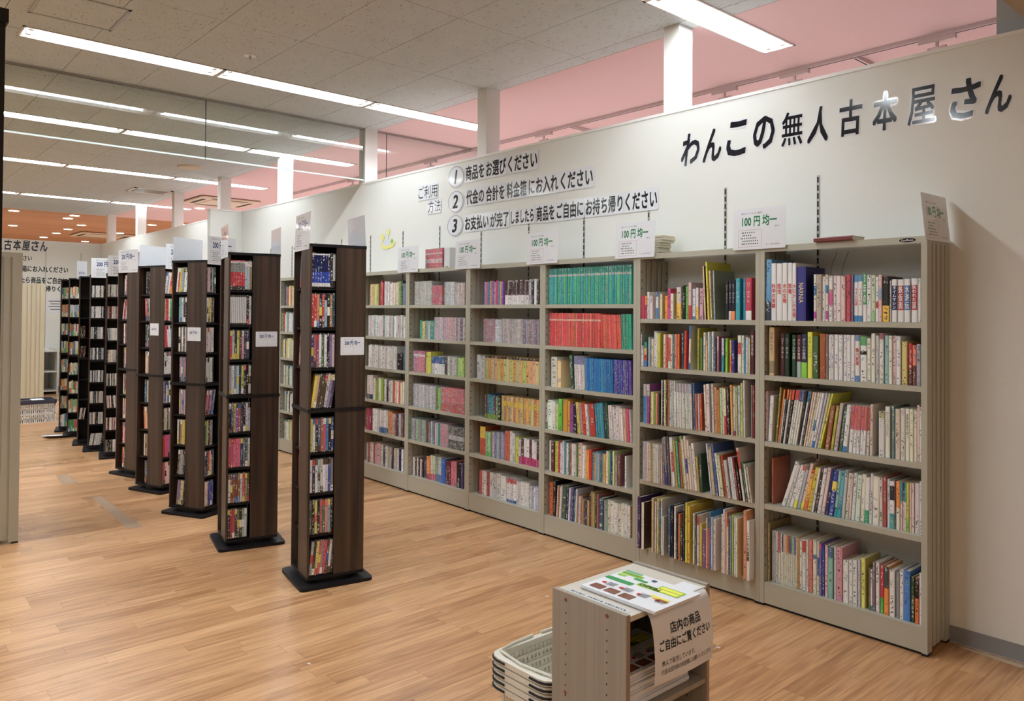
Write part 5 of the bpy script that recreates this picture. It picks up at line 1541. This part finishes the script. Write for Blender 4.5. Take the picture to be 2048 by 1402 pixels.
# ================================================================ LEAFLET KIOSK
KX0, KX1, KY0, KY1, KZ = -1.757, -1.452, 1.742, 2.158, .628
k = empty('leaflet_stand', ((KX0 + KX1) / 2, (KY0 + KY1) / 2, 0), 'low ash laminate open shelf unit holding leaflets in the foreground', 'shelf unit')
for y0, y1 in ((KY0, KY0 + .016), (KY1 - .016, KY1)):
    mb = MB(); mb.box(KX0, KX1, y0, y1, 0, KZ); mb.build('side_panel', M['ash'], k)
mb = MB(); mb.box(KX0, KX1 - .001, KY0 + .0165, KY1 - .0165, KZ - .022, KZ - .006); mb.build('top_panel', mat('pale top laminate', (.62, .58, .50), .4), k)
for z in (.31, .03): mb = MB(); mb.box(KX0 + .008, KX1 - .004, KY0 + .0165, KY1 - .0165, z, z + .016); mb.build('shelf', M['ash'], k)
mb = MB(); mb.box(KX0, KX0 + .005, KY0 + .0165, KY1 - .0165, .03, KZ - .023); mb.build('back_panel', M['ash'], k)
mb = MB()
for x in (KX0 + .06, KX1 - .075):
    for j in range(11): mb.mesh_part([(x + .003 * math.cos(t), KY0 - .0004, .565 - j * .032 + .003 * math.sin(t)) for t in [6.283 * q / 8 for q in range(8)]], [tuple(range(8))])
    for j in range(11): mb.mesh_part([(x + .003 * math.cos(t), KY1 - .0164, .565 - j * .032 + .003 * math.sin(t)) for t in [6.283 * q / 8 for q in range(8)]], [tuple(range(8))])
mb.build('peg_holes', M['hole'], k)
for x in (KX0 + .06, KX1 - .075):
    for z in (.606, .318):
        mb = MB(); mb.mesh_part([(x + .0065 * math.cos(t), KY0 - .0008, z + .0065 * math.sin(t)) for t in [6.283 * q / 12 for q in range(12)]], [tuple(range(12))]); mb.build('screw_cap', M['brown'], k)
mb = MB(); mb.box(KX1 - .0005, KX1 + .0005, KY0, KY0 + .016, 0, KZ); mb.box(KX1 - .0005, KX1 + .0005, KY1 - .016, KY1, 0, KZ); mb.build('edge_band', mat('brown edge band', (.34, .24, .19), .5), k)
def leaflet_stack(z, n_, th, x0, y0, w_, h_, rz, label, tilt=0):
    """long side along ux; the reader stands at +x"""
    c, s = math.cos(rz), math.sin(rz); o = empty('leaflet_stack', (x0, y0, z), label, 'leaflets', 'stacks of shop leaflets'); t = z; rq = random.Random(int(z * 1000))
    for i in range(n_):
        fr = frame((x0 + rq.uniform(-.004, .004), y0 + rq.uniform(-.004, .004), t + .0004), (c, s, 0), (-s, c, 0)); mb = MB(); slab_into(mb, fr, 0, w_, 0, h_, th - .0006); mb.build('leaflet_bundle', M['paper'], o); t += th
    fr = frame((x0, y0, t + .0006), (c, s, 0), (-s, c, 0))
    def blk(m, rs, nm):
        mb = MB()
        for r_ in rs: slab_into(mb, fr, r_[0] * w_, r_[1] * w_, r_[2] * h_, r_[3] * h_, .0003 + .0002 * (r_[4] if len(r_) > 4 else 0), min(.004, (r_[3] - r_[2]) * h_ * .45))
        mb.build(nm, m, o)
    blk(M['teal'], [(.03, .27, .93, .985)], 'header_strip'); blk(M['lime'], [(.04, .33, .82, .91), (.05, .16, .72, .79), (.02, .98, .44, .56, 0)][:2] + [(.40, .70, .585, .70), (.62, .93, .60, .83)], 'green_panel')
    blk(M['dgreen'], [(.02, .38, .49, .60), (.27, .45, .735, .80)], 'dark_green_band'); blk(M['yellow'], [(.64, .91, .625, .70, 1), (.64, .91, .725, .80, 1), (.70, .94, .38, .45)], 'yellow_panel')
    blk(M['orange'], [(.78, .95, .33, .38)], 'orange_panel'); blk(M['brown'], [(.08 + .2 * i, .24 + .2 * i, .06, .22) for i in range(3)], 'photo')
    blk(M['red'], [(.10 + .24 * i, .15 + .24 * i, .30, .36) for i in range(4)], 'red_dot'); blk(M['blue'], [(.44, .50, .86, .93)], 'blue_motif')
    mb = MB(); f3 = fr @ Matrix.Translation((0, 0, .0011)); text_into(mb, f3, 'OPEN', .42 * w_, .69 * w_, .60 * h_, .685 * h_, .03, 0); text_into(mb, f3, 'わんこの無人古本屋さん', .06 * w_, .31 * w_, .84 * h_, .89 * h_, .01, 0)
    for j in range(4):
        for i in range(4): rect_into(mb, f3, (.17 + .22 * i) * w_, (.29 + .22 * i) * w_, (.27 + .035 * j) * h_, (.282 + .035 * j) * h_)
    mb.build('lettering', M['inkp'], o)
    mb = MB(); text_into(mb, f3, 'ブックオフ', .05 * w_, .05 * w_ + .001, .5 * h_, .5 * h_ + .001, .01, 0) if 0 else None
    return o
KT = KZ - .006
leaflet_stack(KT + .0002, 3, .0045, -1.706, 1.816, .297, .226, 0, 'stack of white and green opening leaflets on top of the low shelf unit')
leaflet_stack(.3265, 16, .0065, KX1 - .028, 1.785, .30, .212, R(90), 'tall pile of leaflets on the inner shelf under the hanging notice')
leaflet_stack(.0465, 6, .0065, KX1 - .03, 1.79, .30, .212, R(90), 'low pile of leaflets on the bottom board of the low shelf unit')
# hanging notice: taped on the top, curling down in front of the open side
o = empty('hanging_notice', (KX1, 1.96, KT), 'white notice with bold black lettering curling down over the front of the low shelf unit', 'notice')
prof = [(-.075, .0012), (-.04, .0012), (-.012, .0012), (.004, -.002), (.014, -.012), (.021, -.03), (.027, -.06), (.030, -.10), (.031, -.14), (.029, -.18), (.024, -.22)]
Y0_, Y1_ = 1.822, 2.120
def pf(s_):
    """arc length -> (x, z), tangent"""
    for (a, b), (c, d) in zip(prof, prof[1:]):
        L_ = math.hypot(c - a, d - b)
        if s_ <= L_ or (c, d) == prof[-1]: t = s_ / L_; return a + (c - a) * t, b + (d - b) * t, (c - a) / L_, (d - b) / L_
        s_ -= L_
def curl(y, s_, d=0):
    x, z, tx, tz = pf(s_); q = 1 + .25 * math.sin((y - Y0_) / .3 * 3.1); return (KX1 + (x * q if x > 0 else x) - tz * d * 1, y + s_ * .06, KT + z + tx * d)
LT = sum(math.hypot(c - a, d - b) for (a, b), (c, d) in zip(prof, prof[1:]))
mb = MB(); NS, NY = 22, 6
vs = [curl(Y0_ + (Y1_ - Y0_) * j / NY, LT * i / NS) for i in range(NS + 1) for j in range(NY + 1)]
mb.mesh_part(vs, [(i * (NY + 1) + j, (i + 1) * (NY + 1) + j, (i + 1) * (NY + 1) + j + 1, i * (NY + 1) + j + 1) for i in range(NS) for j in range(NY)])
mb.build('sheet', M['paper'], o, smooth=True)
for body, a0, a1, s0, s1, off in (('店内の商品', .075, .228, .128, .162, .03), ('ご自由にご覧ください', .022, .278, .172, .206, .03), ('無人で販売しています。', .03, .19, .233, .251, .01), ('代金は店内奥の料金箱にお願いいたします。', .028, .285, .259, .277, .01)):
    vs, fc, bb = glyphs(body, off); mb = MB()
    mb.mesh_part([curl(Y0_ + a0 + (x - bb[0]) / (bb[1] - bb[0]) * (a1 - a0), s1 - (y - bb[2]) / (bb[3] - bb[2]) * (s1 - s0), .0009) for x, y, z_ in vs], fc)
    mb.build('lettering', M['inkp'], o)
st = empty('tape_strip', (-1.6, 1.79, KT), 'clear taped white strip with small lettering on the shelf unit top', 'paper strip')
fr = frame((-1.725, 1.772, KT + .0002), (1, 0, 0), (0, 1, 0)); mb = MB(); slab_into(mb, fr, 0, .25, 0, .022, .0006, .006); mb.build('strip', M['lam'], st)
mb = MB()
for i in range(22):
    if i not in (6, 13): rect_into(mb, fr, .013 + i * .0102, .013 + i * .0102 + .005 + .003 * (i % 3 == 0), .007, .014, .0009)
mb.build('lettering', M['inkp'], st)

# ================================================================ SHOPPING BASKETS
def bring(hw, hl, r, n=3):
    P_ = []
    for cx, cy, s_ in ((hw - r, -hl + r, -90), (hw - r, hl - r, 0), (-hw + r, hl - r, 90), (-hw + r, -hl + r, 180)):
        P_ += [(cx + r * math.cos(R(s_ + 90 * i / n)), cy + r * math.sin(R(s_ + 90 * i / n))) for i in range(n + 1)]
    return P_
def band(mb, Ra, za, Rb, zb):
    n = len(Ra); v = [(x, y, za) for x, y in Ra] + [(x, y, zb) for x, y in Rb]; mb.mesh_part(v, [(i, (i + 1) % n, n + (i + 1) % n, n + i) for i in range(n)])
def make_basket():
    b = empty('shopping_basket', (0, 0, 0), '', 'shopping basket', 'stacked ivory shopping baskets'); W2, L2, H = .146, .225, .225
    mb = MB(); A = bring(W2, L2, .045); B_ = bring(W2 - .018, L2 - .018, .04); C_ = bring(W2 + .006, L2 + .006, .05)
    band(mb, A, H - .02, C_, H - .018); band(mb, C_, H - .018, C_, H); band(mb, C_, H, B_, H); band(mb, B_, H, B_, H - .022); mb.build('rim', M['basket'], b, local=True)
    # lattice walls: bars between the rim and the floor
    mb = MB(); lo = (W2 - .045, L2 - .045)
    def bar(p, q, t, nrm):
        p, q = Vector(p), Vector(q); d = (q - p).normalized(); sde = d.cross(Vector(nrm)).normalized() * t; nn = Vector(nrm) * .0016
        v = [tuple(p - sde + nn), tuple(p + sde + nn), tuple(q + sde + nn), tuple(q - sde + nn), tuple(p - sde - nn), tuple(p + sde - nn), tuple(q + sde - nn), tuple(q - sde - nn)]
        mb.mesh_part(v, [(0, 1, 2, 3), (7, 6, 5, 4), (0, 3, 7, 4), (1, 5, 6, 2)])
    for sx in (-1, 1):
        for i in range(19):
            t = -1 + 2 * i / 18; bar((sx * lo[0], t * (lo[1] - .01), .004), (sx * (W2 - .017), t * (L2 - .045), H - .02), .0045 if i % 3 else .007, (sx, 0, 0))
        for z in (.03, .06, .09, .12, .15, .18):
            f = z / H; x = sx * (lo[0] + (W2 - .017 - lo[0]) * f); yl_ = lo[1] + (L2 - .03 - lo[1]) * f; bar((x, -yl_, z), (x, yl_, z), .006, (sx, 0, 0))
    for sy in (-1, 1):
        for i in range(13):
            t = -1 + 2 * i / 12; bar((t * (lo[0] - .01), sy * lo[1], .004), (t * (W2 - .045), sy * (L2 - .017), H - .02), .0045 if i % 3 else .007, (0, sy, 0))
        for z in (.03, .06, .09, .12, .15, .18):
            f = z / H; y = sy * (lo[1] + (L2 - .017 - lo[1]) * f); xl_ = lo[0] + (W2 - .03 - lo[0]) * f; bar((-xl_, y, z), (xl_, y, z), .006, (0, sy, 0))
    mb.build('lattice_wall', M['basket'], b, local=True)
    mb = MB(); G0, G1 = bring(W2 - .04, L2 - .04, .03), bring(W2 - .02, L2 - .02, .04)
    for sx, sy in ((1, 1), (1, -1), (-1, 1), (-1, -1)):
        for i in range(4):
            for a in (0, 30, 60):
                r0, r1 = .02, .03; x0, y0, x1, y1 = sx * (lo[0] - r0), sy * (lo[1] - r0), sx * (W2 - .017 - r1), sy * (L2 - .017 - r1)
                if i: continue
                c0, s0_, c1, s1_ = math.cos(R(a)), math.sin(R(a)), math.cos(R(a + 30)), math.sin(R(a + 30))
                q = [(x0 + sx * r0 * c0, y0 + sy * r0 * s0_, .0), (x0 + sx * r0 * c1, y0 + sy * r0 * s1_, .0), (x1 + sx * r1 * c1, y1 + sy * r1 * s1_, H - .02), (x1 + sx * r1 * c0, y1 + sy * r1 * s0_, H - .02)]
                mb.mesh_part(q, [(0, 1, 2, 3)])
    mb.build('corner', M['basket'], b, local=True)
    mb = MB(); mb.box(-lo[0], lo[0], -lo[1], lo[1], 0, .003); mb.build('floor_panel', M['basket'], b, local=True)
    def inlay(pts):
        mb = MB(); mb.tube(pts, .0042, 6); mb.build('grip_inlay', M['black'], b, local=True)
    zc, ex = H - .009, .008
    for sx in (-1, 1):
        for sy in (-1, 1):
            c_ = (sx * (W2 + .006 - .05), sy * (L2 + .006 - .05)); arc = [(c_[0] + sx * .051 * math.cos(R(a)), c_[1] + sy * .051 * math.sin(R(a)), zc) for a in (0, 22, 45, 68, 90)]
            inlay([(sx * (W2 + .007), sy * .085, zc)] + arc + [(sx * .062, sy * (L2 + .007), zc)])
    # folded swing handles lying on the rim
    for sy in (-1, 1):
        mb = MB(); pts = [(-W2 - .001, sy * .02, H + .006), (-W2 + .004, sy * .12, H + .007), (-W2 + .02, sy * (L2 - .03), H + .007), (0, sy * (L2 - .012), H + .007), (W2 - .02, sy * (L2 - .03), H + .007), (W2 - .004, sy * .12, H + .007), (W2 + .001, sy * .02, H + .006)]
        mb.tube(pts, .0045, 6); mb.build('handle', M['basket'], b, local=True)
    return b
bk = make_basket()
for i in range(5):
    c = bk if i == 0 else copy_tree(bk)
    c.location = (-1.912, 1.962, .003 + .0235 * i); c['label'] = 'ivory shopping basket with black grip inlays, %s' % ['lowest of the nested stack', 'second from below in the stack', 'middle one of the nested stack', 'second from the top of the stack', 'topmost of the nested stack'][i]
# far crates
for i in range(2):
    c = empty('storage_crate', (-11.62, 2.05, .0 + i * .125), 'white lattice plastic crate near the far wall, %s of two' % ('lower' if i == 0 else 'upper'), 'crate', 'white crates near the far wall'); z = i * .125
    mb = MB(); x0, x1, y0, y1 = -12.12, -11.80, 1.80, 2.29
    mb.box(x0, x1, y0, y1, z + .0, z + .008); mb.build('floor_panel', M['crate'], c)
    mb = MB()
    for a in ((x0, x1, y0, y0 + .012), (x0, x1, y1 - .012, y1), (x0, x0 + .012, y0, y1), (x1 - .012, x1, y0, y1)): mb.box(*a, z + .104, z + .122)
    mb.build('rim', M['crate'], c); mb = MB(); n = 20
    for j in range(n + 1):
        y = y0 + (y1 - y0 - .008) * j / n
        for xx in (x1 - .006, x0): mb.box(xx, xx + .006, y, y + (.018 if j % 5 == 0 else .011), z + .008, z + .104)
    for j in range(13):
        x = x0 + (x1 - x0 - .008) * j / 12
        for yy in (y0, y1 - .006): mb.box(x, x + .007, yy, yy + .006, z + .008, z + .104)
    for xx in (x1 - .0065, x0): mb.box(xx, xx + .0065, y0, y1, z + .05, z + .062)
    mb.build('lattice_wall', M['crate'], c)
c = empty('folding_crate', (-11.95, 2.05, .25), 'slate grey tray of odds and ends on top of the white crates', 'tray'); mb = MB(); mb.box(-12.14, -11.79, 1.79, 2.30, .248, .256)
for a in ((-12.14, -11.79, 1.79, 1.80), (-12.14, -11.79, 2.29, 2.30), (-12.14, -12.13, 1.79, 2.30), (-11.80, -11.79, 1.79, 2.30)): mb.box(*a, .256, .30)
mb.build('tray', M['slate'], c); mb = MB(); mb.box(-12.1, -11.84, 1.9, 2.2, .257, .285); mb.build('liner', M['black'], c)
mb = MB(); mb.box(-11.99, -11.81, 2.02, 2.16, .3005, .304); tag(mb.build('paper_slip', M['paper']), 'white paper slip on the slate grey tray', 'paper')
# white shelf at the far wall
c = empty('white_shelf', (-15.8, 2.92, 0), 'low white shelf unit against the far wall behind the cream bookcase', 'shelf unit')
for y in (2.66, 3.04): mb = MB(); mb.box(-16.3, -15.6, y, y + .018, 0, .80); mb.build('side_panel', M['white_plastic'], c)
for z in (.05, .39, .75): mb = MB(); mb.box(-16.3, -15.6, 2.679, 3.039, z, z + .02); mb.build('shelf', M['white_plastic'], c)
mb = MB(); mb.box(-16.3, -16.29, 2.679, 3.039, .07, .80); mb.build('back_panel', M['white_plastic'], c)
# black post at the edge of the view
c = empty('display_post', (-2.5, .22, 0), 'tall matt black display post with a flat cap at the edge of view', 'post')
mb = MB(); mb.box(-2.64, -2.372, .06, .332, .0, 2.252); mb.build('column', M['black'], c); mb = MB(); mb.box(-2.645, -2.366, .055, .338, 2.252, 2.288); mb.build('cap', M['black'], c)
# scraps on the floor
for i, (x, y) in enumerate(((-2.95, 2.87), (-2.0, 3.02), (-3.05, 1.55))):
    mb = MB(); mb.prism([(x, y), (x + .02, y + .003), (x + .022, y + .010), (x + .004, y + .007)], .0002, .0015); tag(mb.build('paper_scrap', M['paper']), 'tiny white paper scrap on the floor, %s' % ['in the open middle', 'by the second bookcase plinth', 'before the nearest tower'][i], 'scrap', 'paper scraps on the floor')
